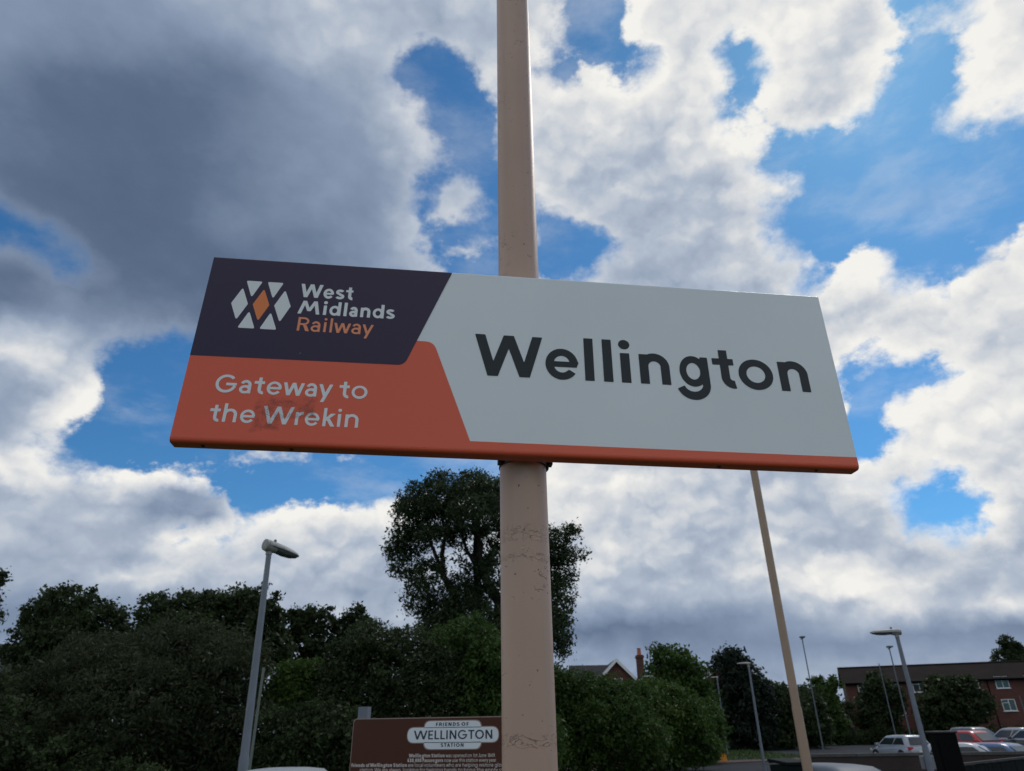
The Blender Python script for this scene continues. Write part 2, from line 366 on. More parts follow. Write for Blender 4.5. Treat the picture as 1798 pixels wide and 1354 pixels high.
# ------------------------------------------------------------------ lettering: strokes -> signed distance -> outline -> flat print
def arc(cx, cy, rx, ry, a0, a1, n=None):
    n = n or max(6, int(abs(a1 - a0) / 7))
    return [(cx + rx * math.cos(rad(a0 + (a1 - a0) * i / n)), cy + ry * math.sin(rad(a0 + (a1 - a0) * i / n))) for i in range(n + 1)]
def S(pts, k=1.0, butt=(1, 1)): return ('s', pts, k, butt)
def PG(*pts): return ('p', pts)
def diag(x0, y0, x1, y1, hw): return PG((x0 - hw, y0), (x0 + hw, y0), (x1 + hw, y1), (x1 - hw, y1))
def glyph(ch, w, X=.74, A=1.045, capw=1.0):
    """list of shapes in cap-height units, stroke weight w; returns (shapes, cuts, (left, right) bearings)"""
    h = w / 2; o = .02; k = .88
    ry = X / 2 + o / 2 - h * k; yc = X / 2
    stem = lambda x, y0, y1: PG((x - h, y0), (x + h, y0), (x + h, y1), (x - h, y1))
    r = .39 - h
    if ch == 'o': return [S(arc(.39, yc, r, ry, 0, 360), k, (0, 0))], [], (.07, .07)
    if ch == 'e':
        r = .36 - h
        return [S(arc(.36, yc, r, ry, 0, 325), k), PG((h * .6, yc - .07), (.36 + r + h * .55, yc - .07), (.36 + r + h, yc + .065), (h * .6, yc + .065))], \
               [('p', ((.36, yc - .07), (.9, yc - .07), (.9, yc - .17), (.36, yc - .12)))], (.07, .07)
    if ch == 'l': return [stem(h, 0, A)], [], (.1, .1)
    if ch == 'i': return [stem(h, 0, X - .01), ('d', (h, X + .205), h * 1.2)], [], (.1, .1)
    if ch in 'nhm':
        aw = .66; rr = (aw - w) / 2
        sh = [stem(h, 0, A if ch == 'h' else X - .01), S([(aw - h, 0)] + arc(aw / 2, X - rr - h * k + o / 2, rr, rr, 0, 180), 1.0, (1, 0))]
        return sh, [], (.1, .09)
    if ch == 'r': return [stem(h, 0, X - .01), S(arc(.36, X - .36 + o - .02, .36 - h, .36 - h * k, 88, 165), 1.0, (1, 0))], [], (.1, .03)
    if ch == 't': return [S([(.27, .94), (.27, .25)] + arc(.27 + .17, .26, .17, .26 - h * .9, 180, 282), 1.0), PG((.0, X - .01), (.49, X - .01), (.49, X - .17), (.0, X - .17))], [], (.03, .05)
    if ch in 'dbg':
        sh = [S(arc(.36, yc, .36 - h, ry, 0, 360), k, (0, 0))]; x = .76 - h
        if ch == 'b': sh = [S(arc(.40, yc, .36 - h, ry, 0, 360), k, (0, 0)), stem(h, 0, A)]
        elif ch == 'd': sh.append(stem(x, 0, A))
        else: sh.append(S([(x, X - .01), (x, .05)] + arc(x - .335, .05, .335, .28, 0, -163), 1.0))
        return sh, [], (.07, .1)
    if ch == 'a': return [S([(.56 - h, 0), (.56 - h, .46)] + arc(.29, .46, .27 - h, .28 - h * k + o / 2, 0, 158), .95), S(arc(.28, .22, .28 - h, .235 - h * k, 30, 330), .9, (0, 0)), PG((.28, .335 + h * .4), (.28, .45 + h * .15), (.5, .45 + h * .15), (.5, .335 + h * .4))], [], (.06, .09)
    if ch == 's':
        u = X * .27
        return [S(arc(.27, X - u - h * .1, .225 - h * .3, u - h * .75, 22, 255)[::1] + arc(.27, u + h * .1, .245 - h * .3, u - h * .75, 75, -162), .86)], [], (.05, .05)
    if ch == 'y': return [diag(.0 + h, X - .01, .32, .02, h * 1.08), diag(.66 - h, X - .01, .33 - .12, -.29, h * 1.08)], [], (.0, .0)
    if ch == 'v': return [diag(h, X, .32, 0, h * 1.05), diag(.64 - h, X, .32, 0, h * 1.05)], [], (0, 0)
    if ch == 'w':
        q = h * 1.05
        return [diag(q, X - .01, .27, 0, q), diag(.5, X - .01, .27, 0, q), diag(.5, X - .01, .73, 0, q), diag(1.0 - q, X - .01, .73, 0, q)], [], (.0, .0)
    if ch == 'k': return [stem(h, 0, A), PG((w * .8, .26), (w * .8, .47), (.36, X - .01), (.60, X - .01)), PG((.60, 0), (.39, 0), (.2, .34), (.31, .47))], [], (.1, .0)
    if ch == 'W':
        q = h * 1.14
        return [diag(q, 1, .40, 0, q), diag(.745, 1, .40, 0, q), diag(.745, 1, 1.09, 0, q), diag(1.49 - q, 1, 1.09, 0, q)], [], (.0, .0)
    if ch == 'M':     # leaning first leg, like the operator's wordmark
        q = h * 1.1
        return [diag(q, 0, .40, 1, q), diag(.40, 1, .73, .22, q), diag(.73, .22, 1.1, 1, q), diag(1.44 - q, 0, 1.1, 1, q)], [], (.0, .1)
    if ch == 'G': return [S(arc(.5, .5, .5 - h, .51 - h * k, 42, 345), .95), PG((.5, .55), (1.0 - .0, .55), (1.0 - .01, .4), (.5, .4))], [('p', ((.62, .55), (1.2, .55), (1.2, .72), (.62, .72)))], (.06, .08)
    if ch == 'R': return [stem(h, 0, 1), S([(h, 1 - h * .9), (.34, 1 - h * .9)] + arc(.34, .715 , .27 - h * .2, .285 - h * .9, 90, -90) + [(h, .43 + h * .9)], .9, (0, 0)), PG((.32, .43), (.54, .43), (.72, 0), (.5, 0))], [], (.1, .02)
    # capitals and figures for the brown board
    if ch == 'E': return [stem(h, 0, 1), PG((0, 0), (.52, 0), (.52, w * .9), (0, w * .9)), PG((0, 1 - w * .9), (.52, 1 - w * .9), (.52, 1), (0, 1)), PG((0, .5 - h), (.48, .5 - h), (.48, .5 + h), (0, .5 + h))], [], (.1, .06)
    if ch == 'F': return [stem(h, 0, 1), PG((0, 1 - w * .9), (.5, 1 - w * .9), (.5, 1), (0, 1)), PG((0, .46 - h), (.45, .46 - h), (.45, .46 + h), (0, .46 + h))], [], (.1, .04)
    if ch == 'L': return [stem(h, 0, 1), PG((0, 0), (.5, 0), (.5, w * .9), (0, w * .9))], [], (.1, .03)
    if ch == 'I': return [stem(h, 0, 1)], [], (.1, .1)
    if ch == 'N': return [stem(h, 0, 1), stem(.72 - h, 0, 1), diag(h * 1.1, 1, .72 - h * 1.1, 0, h * 1.15)], [], (.1, .1)
    if ch == 'T': return [stem(.33, 0, 1), PG((0, 1 - w * .9), (.66, 1 - w * .9), (.66, 1), (0, 1))], [], (.02, .02)
    if ch == 'O': return [S(arc(.46, .5, .46 - h, .51 - h, 0, 360), 1, (0, 0))], [], (.06, .06)
    if ch == 'D': return [stem(h, 0, 1), S([(h, 1 - h), (.28, 1 - h)] + arc(.28, .5, .42 - h, .5 - h, 90, -90) + [(h, h)], 1, (0, 0))], [], (.1, .06)
    if ch == 'S': return [S(arc(.29, .74, .24, .26 - h, 25, 250) + arc(.29, .26, .26, .26 - h, 70, -155), .95)], [], (.05, .05)
    if ch == 'A': return [diag(h * 1.1, 0, .37, 1, h * 1.1), diag(.74 - h * 1.1, 0, .37, 1, h * 1.1), PG((.15, .24), (.59, .24), (.55, .24 + w * .85), (.19, .24 + w * .85))], [], (.0, .0)
    if ch == 'P': return [stem(h, 0, 1), S([(h, 1 - h), (.3, 1 - h)] + arc(.3, .72, .28 - h, .28 - h, 90, -90) + [(h, .44 + h)], 1, (0, 0))], [], (.1, .03)
    if ch == 'J': return [S([(.36, 1), (.36, .2)] + arc(.18, .2, .18, .2 - h, 0, -150), 1)], [], (.03, .08)
    if ch in 'uU': return [S([(h, X)] + arc(.33, .33 - .0, .33 - h, .33 - h, 180, 360) + [(.66 - h, X)], 1), stem(.66 - h, 0, X)], [], (.09, .1)
    if ch == 'p': return [S(arc(.40, yc, .36 - h, ry, 0, 360), k, (0, 0)), stem(h, -.28, X)], [], (.1, .07)
    if ch == 'c': return [S(arc(.36, yc, .36 - h, ry, 45, 315), k)], [], (.07, .04)
    if ch == 'f': return [S([(.18, 0), (.18, .8)] + arc(.38, .8, .2, .25 - h, 180, 85), 1), PG((.0, X), (.4, X), (.4, X - .14), (0, X - .14))], [], (.02, .0)
    if ch == '1': return [stem(.3, 0, 1), diag(.05, .75, .3, 1, h)], [], (.08, .1)
    if ch == '0': return [S(arc(.34, .5, .34 - h, .51 - h, 0, 360), 1, (0, 0))], [], (.06, .06)
    if ch == '8': return [S(arc(.32, .27, .32 - h, .27 - h, 0, 360), 1, (0, 0)), S(arc(.32, .75, .28 - h, .25 - h, 0, 360), 1, (0, 0))], [], (.06, .06)
    if ch == '4': return [stem(.48, 0, 1), PG((0, .2), (.66, .2), (.66, .34), (0, .34)), diag(.1, .26, .45, 1, h * 1.2)], [], (.04, .04)
    if ch == '9': return [S(arc(.32, .68, .32 - h, .32 - h, 0, 360), 1, (0, 0)), S([(.64 - h, .68), (.5, .25), (.2, .05)], 1)], [], (.06, .06)
    if ch == '6': return [S(arc(.32, .32, .32 - h, .32 - h, 0, 360), 1, (0, 0)), S([(h, .32), (.14, .75), (.44, .95)], 1)], [], (.06, .06)
    if ch == '3': return [S(arc(.3, .74, .25, .25 - h, 150, -80) + arc(.3, .27, .28, .27 - h, 80, -150), 1)], [], (.06, .06)
    if ch == '2': return [S(arc(.3, .7, .25, .29 - h, 160, -20) + [(.06, .08)], 1), PG((.03, 0), (.6, 0), (.6, w), (.03, w))], [], (.06, .06)
    if ch == ',': return [diag(.0, -.16, .08, .1, h)], [], (.05, .05)
    if ch == '.': return [('d', (h, h), h)], [], (.05, .05)
    return [], [], (.17, .17)

def sdf(shapes, cuts, w, gx_, gy_):
    def one(s):
        if s[0] == 'd': return np.hypot(gx_ - s[1][0], gy_ - s[1][1]) - s[2]
        if s[0] == 'p':
            p = list(s[1]); ar = sum(a[0] * b[1] - b[0] * a[1] for a, b in zip(p, p[1:] + p[:1]))
            if ar < 0: p = p[::-1]
            d = np.full(gx_.shape, -9.)
            for a, b in zip(p, p[1:] + p[:1]):
                ex, ey = b[0] - a[0], b[1] - a[1]; l = math.hypot(ex, ey)
                if l < 1e-6: continue
                d = np.maximum(d, ((gx_ - a[0]) * ey - (gy_ - a[1]) * ex) / l)
            return d
        pts, k, butt = s[1], s[2], s[3]; d = np.full(gx_.shape, 9.)
        for a, b in zip(pts, pts[1:]):
            ex, ey = b[0] - a[0], b[1] - a[1]; q = ex * ex + ey * ey
            if q < 1e-9: continue
            t = np.clip(((gx_ - a[0]) * ex + (gy_ - a[1]) * ey) / q, 0, 1)
            d = np.minimum(d, np.hypot(gx_ - a[0] - t * ex, gy_ - a[1] - t * ey))
        d -= w * k / 2
        for e, n_, on in ((pts[0], pts[1], butt[0]), (pts[-1], pts[-2], butt[1])):
            if on:
                ex, ey = e[0] - n_[0], e[1] - n_[1]; l = math.hypot(ex, ey) + 1e-9
                beyond = -((gx_ - e[0]) * ex + (gy_ - e[1]) * ey) / l
                d = np.maximum(d, -np.maximum(beyond, np.hypot(gx_ - e[0], gy_ - e[1]) - w * .8))
        return d
    d = np.full(gx_.shape, 9.)
    for s in shapes: d = np.minimum(d, one(s))
    for s in cuts: d = np.maximum(d, -one(s))
    return d

def outline(ch, w, st, **kw):
    """filled cells of the glyph: boundary cells clipped on the zero line, full cells merged into long strips"""
    sh, cuts, bear = glyph(ch, w, **kw)
    if not sh: return [], 0, 0, bear
    xs = np.arange(-.25 + .0013, 1.75, st); ys = np.arange(-.45 + .0017, 1.2, st)
    gx_, gy_ = np.meshgrid(xs, ys); d = sdf(sh, cuts, w, gx_, gy_); neg = d < 0
    cnt = neg[:-1, :-1] * 1 + neg[:-1, 1:] * 1 + neg[1:, 1:] * 1 + neg[1:, :-1] * 1
    polys = []
    for i, j in np.argwhere((cnt > 0) & (cnt < 4)):
        cs = [(i, j), (i, j + 1), (i + 1, j + 1), (i + 1, j)]; out = []
        for k in range(4):
            p_, q_ = cs[k], cs[(k + 1) % 4]; a_, b_ = d[p_], d[q_]
            if a_ < 0: out.append((xs[p_[1]], ys[p_[0]]))
            if (a_ < 0) != (b_ < 0):
                t = a_ / (a_ - b_); out.append((xs[p_[1]] + t * (xs[q_[1]] - xs[p_[1]]), ys[p_[0]] + t * (ys[q_[0]] - ys[p_[0]])))
        if len(out) > 2: polys.append(out)
    for i in range(cnt.shape[0]):
        row = cnt[i] == 4; j = 0
        while j < len(row):
            if row[j]:
                k = j
                while k < len(row) and row[k]: k += 1
                polys.append([(xs[j], ys[i]), (xs[k], ys[i]), (xs[k], ys[i + 1]), (xs[j], ys[i + 1])]); j = k
            else: j += 1
    ax = [p[0] for l in polys for p in l]
    return polys, min(ax), max(ax), bear
_GC = {}
def letter(ch, w, st, **kw):
    key = (ch, round(w, 3), st, tuple(kw.items()))
    if key not in _GC: _GC[key] = outline(ch, w, st, **kw)
    return _GC[key]
def put_loops(mb, loops, fn):
    for l in loops: mb.add([fn(x, y) for x, y in l], [tuple(range(len(l)))])
def word(mb, text, x0, x1, yb, cap, w, y_off, st=.03, slant=0., space=.28, **kw):
    """flat print of text in the XZ plane of the thing, between x0 and x1"""
    x = 0; items = []
    for i, ch in enumerate(text):
        lo, a, b, (bl, br) = letter(ch, w, st, **kw)
        if not lo: x += space; continue
        if items: x += bl
        items.append((lo, x - a)); x += (b - a) + br; last = br
    x -= last; sx = (x1 - x0) / x
    for lo, dx in items:
        put_loops(mb, lo, lambda px, py: (x0 + (px + dx) * sx + py * slant * cap, y_off, yb + py * cap))

# ------------------------------------------------------------------ foliage
def leaves(name, m, lobes, n, size, clump=.3, per=26, narrow=.55, parent=None, seed=0, inner=.25, droop=0., flat_bottom=None):
    """lobes: (centre xyz, radii xyz) ellipsoids; leaves gather in clumps near the lobes' skins, one mesh"""
    rg = np.random.default_rng(seed + 5)
    Lc = np.array([l[0] for l in lobes]); Lr = np.array([l[1] if hasattr(l[1], '__len__') else (l[1],) * 3 for l in lobes], float)
    area = (Lr[:, 0] * Lr[:, 2] + Lr[:, 0] * Lr[:, 1] + Lr[:, 1] * Lr[:, 2]); prob = area / area.sum()
    nc = max(4, n // per)
    which = rg.choice(len(lobes), nc, p=prob)
    d = rg.normal(size=(nc, 3)); d /= np.linalg.norm(d, axis=1)[:, None]
    rr = np.where(rg.random(nc) < inner, rg.random(nc) ** .6 * .85, rg.normal(.94, .08, nc))
    cc_ = Lc[which] + d * Lr[which] * rr[:, None]
    k = rg.integers(int(per * .35), int(per * 1.65), nc)
    ci = np.repeat(np.arange(nc), k); nl = len(ci)
    cs = clump * rg.uniform(.5, 1.35, nc)
    off = np.clip(rg.normal(size=(nl, 3)), -1.9, 1.9) * cs[ci][:, None] * (.62, .62, .46)
    p = cc_[ci] + off
    if flat_bottom is not None: p[:, 2] = np.maximum(p[:, 2], flat_bottom + rg.random(nl) * .1)
    nrm = rg.normal(size=(nl, 3)) + d[ci] * .5 + (0, 0, .35); nrm /= np.linalg.norm(nrm, axis=1)[:, None]
    ax = rg.normal(size=(nl, 3)); ax[:, 2] -= droop; ax -= nrm * (ax * nrm).sum(1)[:, None]; ax /= np.linalg.norm(ax, axis=1)[:, None]
    bx = np.cross(nrm, ax); sz = size * (rg.uniform(.45, 1.0, nl) + .7 * rg.random(nl) ** 4)[:, None] * rg.uniform(.8, 1.25, nc)[ci][:, None]
    v = np.empty((nl, 4, 3)); v[:, 0] = p - ax * sz; v[:, 2] = p + ax * sz
    v[:, 1] = p + bx * sz * narrow + nrm * sz * .18; v[:, 3] = p - bx * sz * narrow + nrm * sz * .18
    me = bpy.data.meshes.new(name); me.vertices.add(nl * 4); me.vertices.foreach_set('co', v.reshape(-1))
    me.loops.add(nl * 4); me.loops.foreach_set('vertex_index', np.arange(nl * 4)); me.polygons.add(nl)
    me.polygons.foreach_set('loop_start', np.arange(nl) * 4); me.polygons.foreach_set('loop_total', np.full(nl, 4))
    at_ = me.attributes.new('leaf', 'FLOAT', 'POINT')
    cv = rg.uniform(.2, .8, nc)[ci] * .55 + rg.random(nl) * .45
    at_.data.foreach_set('value', np.repeat(cv, 4))
    me.materials.append(m); me.update(calc_edges=True)
    o = bpy.data.objects.new(name, me); C.objects.link(o)
    if parent: o.parent = parent
    return o
def px_lobes(lst, Y, base=None):
    """photo-space sketch of a crown (x, y, rx, ry[, dY]) -> world ellipsoids of real depth at distance Y"""
    out = []
    for q in lst:
        c = P(q[0], q[1], Y + (q[4] if len(q) > 4 else 0)); s = mpp(c)
        cosf = 1 / math.sqrt(1 + ((q[0] - CX) / F) ** 2 * .5)
        rx, rz = q[2] * s * cosf, q[3] * s
        out.append((c - (np.array(base) if base is not None else 0), (rx, (rx + rz) * .5, rz)))
    return out
def limb(mb, pts, r0, r1, n=7):
    pts = [Vector(p) for p in pts]; out = []
    for i in range(len(pts) - 1):
        for k in range(4):
            t = k / 4; q = pts[i].lerp(pts[i + 1], t); j = (pts[i + 1] - pts[i]).length * .03
            out.append(q + Vector((random.uniform(-j, j), random.uniform(-j, j), 0)))
    out.append(pts[-1]); m_ = len(out) - 1
    mb.tube(out, [r0 + (r1 - r0) * (i / m_) ** .8 for i in range(m_ + 1)], n)

# ================================================================== materials
def paint(name, c, rough=.35, **k): return mat(name, c, rough, **k)
M_WHITE = mat('sign_white', (.76, .80, .83), .32, .45, var=.03, vscale=2.2, bump=.02, bscale=3)
M_NAVY = mat('sign_navy', (.034, .020, .054), .38, .35, var=.04, vscale=5)
M_TEXT = mat('sign_black_print', (.020, .028, .036), .45, .3)
M_LOGO_O = mat('logo_orange', (.85, .24, .07), .4, .4)
M_RAIL = mat('lettering_orange', (.88, .30, .15), .4, .4)
M_PRINT = mat('logo_white', (.80, .82, .84), .4, .4)
def smudged(name, col, dark, amt):
    """print with the rubbed, speckled patch left over the second line of lettering"""
    m = mat(name, col, .36, .45); t = m.node_tree; b = t.nodes['Principled BSDF']; NN, LL = t.nodes, t.links
    tx = NN.new('ShaderNodeTexCoord'); sp_ = NN.new('ShaderNodeSeparateXYZ'); LL.new(tx.outputs['Object'], sp_.inputs[0])
    def mt(op, a, b_, clamp=False):
        n = NN.new('ShaderNodeMath'); n.operation = op; n.use_clamp = clamp
        for i, x in enumerate((a, b_)):
            if isinstance(x, bpy.types.NodeSocket): LL.new(x, n.inputs[i])
            elif x is not None: n.inputs[i].default_value = x
        return n.outputs[0]
    nw = NN.new('ShaderNodeTexNoise'); nw.inputs['Scale'].default_value = 14; nw.inputs['Detail'].default_value = 3; LL.new(tx.outputs['Object'], nw.inputs['Vector'])
    wob = mt('MULTIPLY', mt('SUBTRACT', nw.outputs['Fac'], .5), .04)
    x = mt('ADD', sp_.outputs[0], wob); z = mt('ADD', sp_.outputs[2], wob)
    # two overlapping patches: block lower left, band upper right
    def patch(x0, x1, z0, z1):
        dx = mt('SUBTRACT', (x1 - x0) / 2, mt('ABSOLUTE', mt('SUBTRACT', x, (x0 + x1) / 2), None))
        dz = mt('SUBTRACT', (z1 - z0) / 2, mt('ABSOLUTE', mt('SUBTRACT', z, (z0 + z1) / 2), None))
        return mt('MULTIPLY', mt('MINIMUM', dx, dz), 70., True)
    msk = mt('MAXIMUM', patch(.225, .315, .045, .165), patch(.25, .415, .085, .165))
    sp2 = NN.new('ShaderNodeTexNoise'); sp2.inputs['Scale'].default_value = 330; sp2.inputs['Detail'].default_value = 3; sp2.inputs['Roughness'].default_value = .7
    LL.new(tx.outputs['Object'], sp2.inputs['Vector'])
    lo = NN.new('ShaderNodeTexNoise'); lo.inputs['Scale'].default_value = 30; lo.inputs['Detail'].default_value = 4; LL.new(tx.outputs['Object'], lo.inputs['Vector'])
    spk = mt('MULTIPLY', mt('SUBTRACT', mt('ADD', sp2.outputs['Fac'], mt('MULTIPLY', lo.outputs['Fac'], .8)), .86), 8., True)
    fac = mt('MULTIPLY', mt('MULTIPLY', msk, mt('ADD', mt('MULTIPLY', spk, .62), .10)), amt)
    mx = NN.new('ShaderNodeMix'); mx.data_type = 'RGBA'; LL.new(fac, mx.inputs[0]); mx.inputs[6].default_value = (*col, 1); mx.inputs[7].default_value = (*dark, 1)
    LL.new(mx.outputs[2], b.inputs['Base Color'])
    return m
M_ORANGE = smudged('sign_orange', (.80, .125, .058), (.16, .032, .020), .85)
M_GATE = smudged('lettering_white', (.80, .82, .84), (.12, .07, .07), .85)

def pole_mat(name, col, worn=True):
    m = mat(name, col, .45, .5, var=.06, vscale=2.5); t = m.node_tree; NN, LL = t.nodes, t.links; b = NN['Principled BSDF']
    tx = NN.new('ShaderNodeTexCoord')
    fine = NN.new('ShaderNodeTexNoise'); fine.inputs['Scale'].default_value = 60; fine.inputs['Detail'].default_value = 5; LL.new(tx.outputs['Object'], fine.inputs['Vector'])
    mp = NN.new('ShaderNodeMapping'); mp.inputs['Scale'].default_value = (1, 1, 1.7); LL.new(tx.outputs['Object'], mp.inputs[0])
    lump = NN.new('ShaderNodeTexNoise'); lump.inputs['Scale'].default_value = 38; lump.inputs['Detail'].default_value = 2; lump.inputs['Distortion'].default_value = 1.2; LL.new(mp.outputs[0], lump.inputs['Vector'])
    big_ = NN.new('ShaderNodeTexNoise'); big_.inputs['Scale'].default_value = 5; big_.inputs['Detail'].default_value = 2; LL.new(tx.outputs['Object'], big_.inputs['Vector'])
    def mr(s_, a, b_, lo=0, hi=1, st_=True):
        n = NN.new('ShaderNodeMapRange'); n.interpolation_type = 'SMOOTHSTEP'
        n.inputs[1].default_value = a; n.inputs[2].default_value = b_; n.inputs[3].default_value = lo; n.inputs[4].default_value = hi
        LL.new(s_, n.inputs[0]); return n.outputs[0]
    def mu(a, b_, op='MULTIPLY'):
        n = NN.new('ShaderNodeMath'); n.operation = op
        for i, x in enumerate((a, b_)):
            if isinstance(x, bpy.types.NodeSocket): LL.new(x, n.inputs[i])
            else: n.inputs[i].default_value = x
        return n.outputs[0]
    blister = mu(mr(lump.outputs['Fac'], .64, .72), mr(big_.outputs['Fac'], .50, .62))
    # rings where the paint has flaked
    sz = NN.new('ShaderNodeSeparateXYZ'); LL.new(tx.outputs['Object'], sz.inputs[0])
    def band(z0, wd):
        return mr(mu(mu(sz.outputs[2], z0, 'SUBTRACT'), 0, 'ABSOLUTE') if False else _abs(mu(sz.outputs[2], z0, 'SUBTRACT')), wd, wd * .4)
    def _abs(s_):
        n = NN.new('ShaderNodeMath'); n.operation = 'ABSOLUTE'; LL.new(s_, n.inputs[0]); return n.outputs[0]
    ridg = NN.new('ShaderNodeTexNoise'); ridg.inputs['Scale'].default_value = 30; ridg.inputs['Detail'].default_value = 2.5; ridg.inputs['Roughness'].default_value = .6; ridg.inputs['Distortion'].default_value = .8; LL.new(mp.outputs[0], ridg.inputs['Vector'])
    rline = mr(_abs(mu(ridg.outputs['Fac'], .5, 'SUBTRACT')), .014, .004)
    bands = mu(mu(band(1.975, .022), band(2.545, .03), 'MAXIMUM'), band(2.47, .016), 'MAXIMUM')
    crack = mu(rline, bands)
    hgt = mu(mu(fine.outputs['Fac'], .06), mu(mu(blister, 1.0), mu(crack, .7), 'ADD'), 'ADD')
    bp = NN.new('ShaderNodeBump'); bp.inputs['Strength'].default_value = .9; bp.inputs['Distance'].default_value = .005; LL.new(hgt, bp.inputs['Height']); LL.new(bp.outputs[0], b.inputs['Normal'])
    if worn:
        src = b.inputs['Base Color'].links[0].from_socket
        chip = NN.new('ShaderNodeTexNoise'); chip.inputs['Scale'].default_value = 75; chip.inputs['Detail'].default_value = 1; LL.new(tx.outputs['Object'], chip.inputs['Vector'])
        chips = mu(mr(chip.outputs['Fac'], .755, .78), .8)
        fac = mu(mu(crack, mr(sz.outputs[2], 2.1, 2.0, .02, .34)), chips, 'MAXIMUM')
        mx = NN.new('ShaderNodeMix'); mx.data_type = 'RGBA'; LL.new(fac, mx.inputs[0]); LL.new(src, mx.inputs[6]); mx.inputs[7].default_value = (.09, .045, .03, 1)
        LL.new(mx.outputs[2], b.inputs['Base Color'])
    return m
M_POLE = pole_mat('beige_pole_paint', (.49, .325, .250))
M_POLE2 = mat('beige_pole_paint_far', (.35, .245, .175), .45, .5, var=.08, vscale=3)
M_BRACK = mat('bracket_dark', (.035, .03, .03), .5, .5, metal=.3)
M_GALV = mat('galvanised_steel', (.155, .175, .215), .5, .5, var=.12, vscale=3)
M_GALVD = mat('dark_steel', (.10, .12, .14), .55, .5, var=.1)
M_LANT = mat('lantern_canopy', (.27, .27, .265), .5, .5, var=.18, vscale=9)
M_LENS = mat('lantern_bowl', (.10, .11, .12), .2, .6, var=.1)
M_BLACK = mat('black_paint', (.0045, .0045, .005), .7, .06, var=.25, vscale=4)
M_RUB = mat('rubber', (.02, .02, .022), .8, .3)
M_GLASS = mat('car_glass', (.02, .026, .03), .06, .6, coat=.3)
M_CHROME = mat('alloy', (.45, .46, .48), .3, .5, metal=.8)
M_RED_L = mat('tail_light_red', (.45, .02, .015), .2, .6)
M_HEAD = mat('headlight_clear', (.55, .58, .62), .15, .7)
M_PLATE = mat('number_plate', (.7, .7, .6), .5)
M_BROWN = mat('brown_board', (.078, .026, .015), .5, .25, var=.06, vscale=3)
M_BROWNE = mat('brown_board_edge', (.30, .22, .20), .5)
M_BADGE = mat('badge_white', (.74, .78, .84), .45)
M_BADGET = mat('badge_lettering', (.03, .035, .06), .5)
M_BTXT = mat('board_lettering', (.62, .56, .54), .5)
M_BRICK = None
def brick(name, c1, c2, mortar, sc=4.2):
    m = bpy.data.materials.new(name); m.use_nodes = True; t = m.node_tree; b = t.nodes['Principled BSDF']; b.inputs['Roughness'].default_value = .9
    tx = t.nodes.new('ShaderNodeTexCoord'); br = t.nodes.new('ShaderNodeTexBrick'); br.inputs['Scale'].default_value = sc
    mp = t.nodes.new('ShaderNodeMapping'); mp.inputs['Rotation'].default_value = (rad(90), 0, 0); t.links.new(tx.outputs['Object'], mp.inputs[0]); t.links.new(mp.outputs[0], br.inputs['Vector'])
    br.inputs['Color1'].default_value = (*c1, 1); br.inputs['Color2'].default_value = (*c2, 1); br.inputs['Mortar'].default_value = (*mortar, 1)
    br.inputs['Mortar Size'].default_value = .012; br.inputs['Brick Width'].default_value = .9; br.inputs['Row Height'].default_value = .3
    n = t.nodes.new('ShaderNodeTexNoise'); n.inputs['Scale'].default_value = .8; n.inputs['Detail'].default_value = 5; t.links.new(tx.outputs['Object'], n.inputs['Vector'])
    r = t.nodes.new('ShaderNodeMapRange'); r.inputs[3].default_value = .7; r.inputs[4].default_value = 1.3; t.links.new(n.outputs['Fac'], r.inputs[0])
    v = t.nodes.new('ShaderNodeVectorMath'); v.operation = 'SCALE'; t.links.new(br.outputs['Color'], v.inputs[0]); t.links.new(r.outputs[0], v.inputs[3]); t.links.new(v.outputs[0], b.inputs['Base Color'])
    return m
M_BRICK = brick('red_brick', (.125, .044, .034), (.090, .034, .027), (.085, .07, .065))
M_BRICKD = brick('dark_brick', (.042, .026, .023), (.030, .021, .020), (.045, .040, .038))
M_TILE = mat('roof_tiles_brown', (.019, .0145, .0135), .95, .1, var=.2, vscale=.6)
M_SLATE = mat('roof_slate', (.026, .027, .032), .8, .3, var=.2, vscale=.7)
M_UPVC = mat('white_frame', (.72, .73, .75), .45)
M_PANE = mat('window_glass', (.05, .055, .06), .08, .6)
M_POT = mat('terracotta', (.38, .13, .07), .8, var=.15)
M_STONE = mat('concrete_coping', (.070, .068, .066), .9, var=.25, vscale=3, bump=.3)
M_BARK = mat('bark', (.026, .022, .019), .95, .2, var=.3, vscale=5, bump=.6, bscale=14)
M_YEL = mat('yellow_plastic', (.85, .33, .03), .5)
M_BIN = mat('bin_dark_green', (.006, .011, .011), .7, .08)

# ================================================================== SETTING: ground, car park, paths
def sheet(name, m, xs, ys, zf, kind='structure', label=None):
    mb = MB(); n = len(xs)
    vs = [(x, y, zf(x, y)) for y in ys for x in xs]
    fs = [(j * n + i, j * n + i + 1, (j + 1) * n + i + 1, (j + 1) * n + i) for j in range(len(ys) - 1) for i in range(n - 1)]
    mb.add(vs, fs); o = mb.build(name, m, smooth=80); o['kind'] = kind
    return o
def terr(x, y):
    return ground_z(min(y, 88)) + 1.15 * min(1, max(0, (y - 88) / 7)) ** 1
M_GRASS = mat('grass_ground', (.030, .046, .016), .95, .2, var=.45, vscale=.35, bump=.5, bscale=9)
M_ASPH = mat('asphalt', (.034, .037, .044), .95, .15, var=.22, vscale=.25, bump=.25, bscale=60)
M_PATH = mat('paving_brown', (.085, .058, .048), .9, .3, var=.2, vscale=1.5)
sheet('ground', M_GRASS, [-1500, -300, -60, 0, 60, 300, 1500], [-1200, -200, -20, 30, 60, 88, 90, 92, 95, 300, 1600], terr)
CPX = P(1290, 1320, 52)[0]
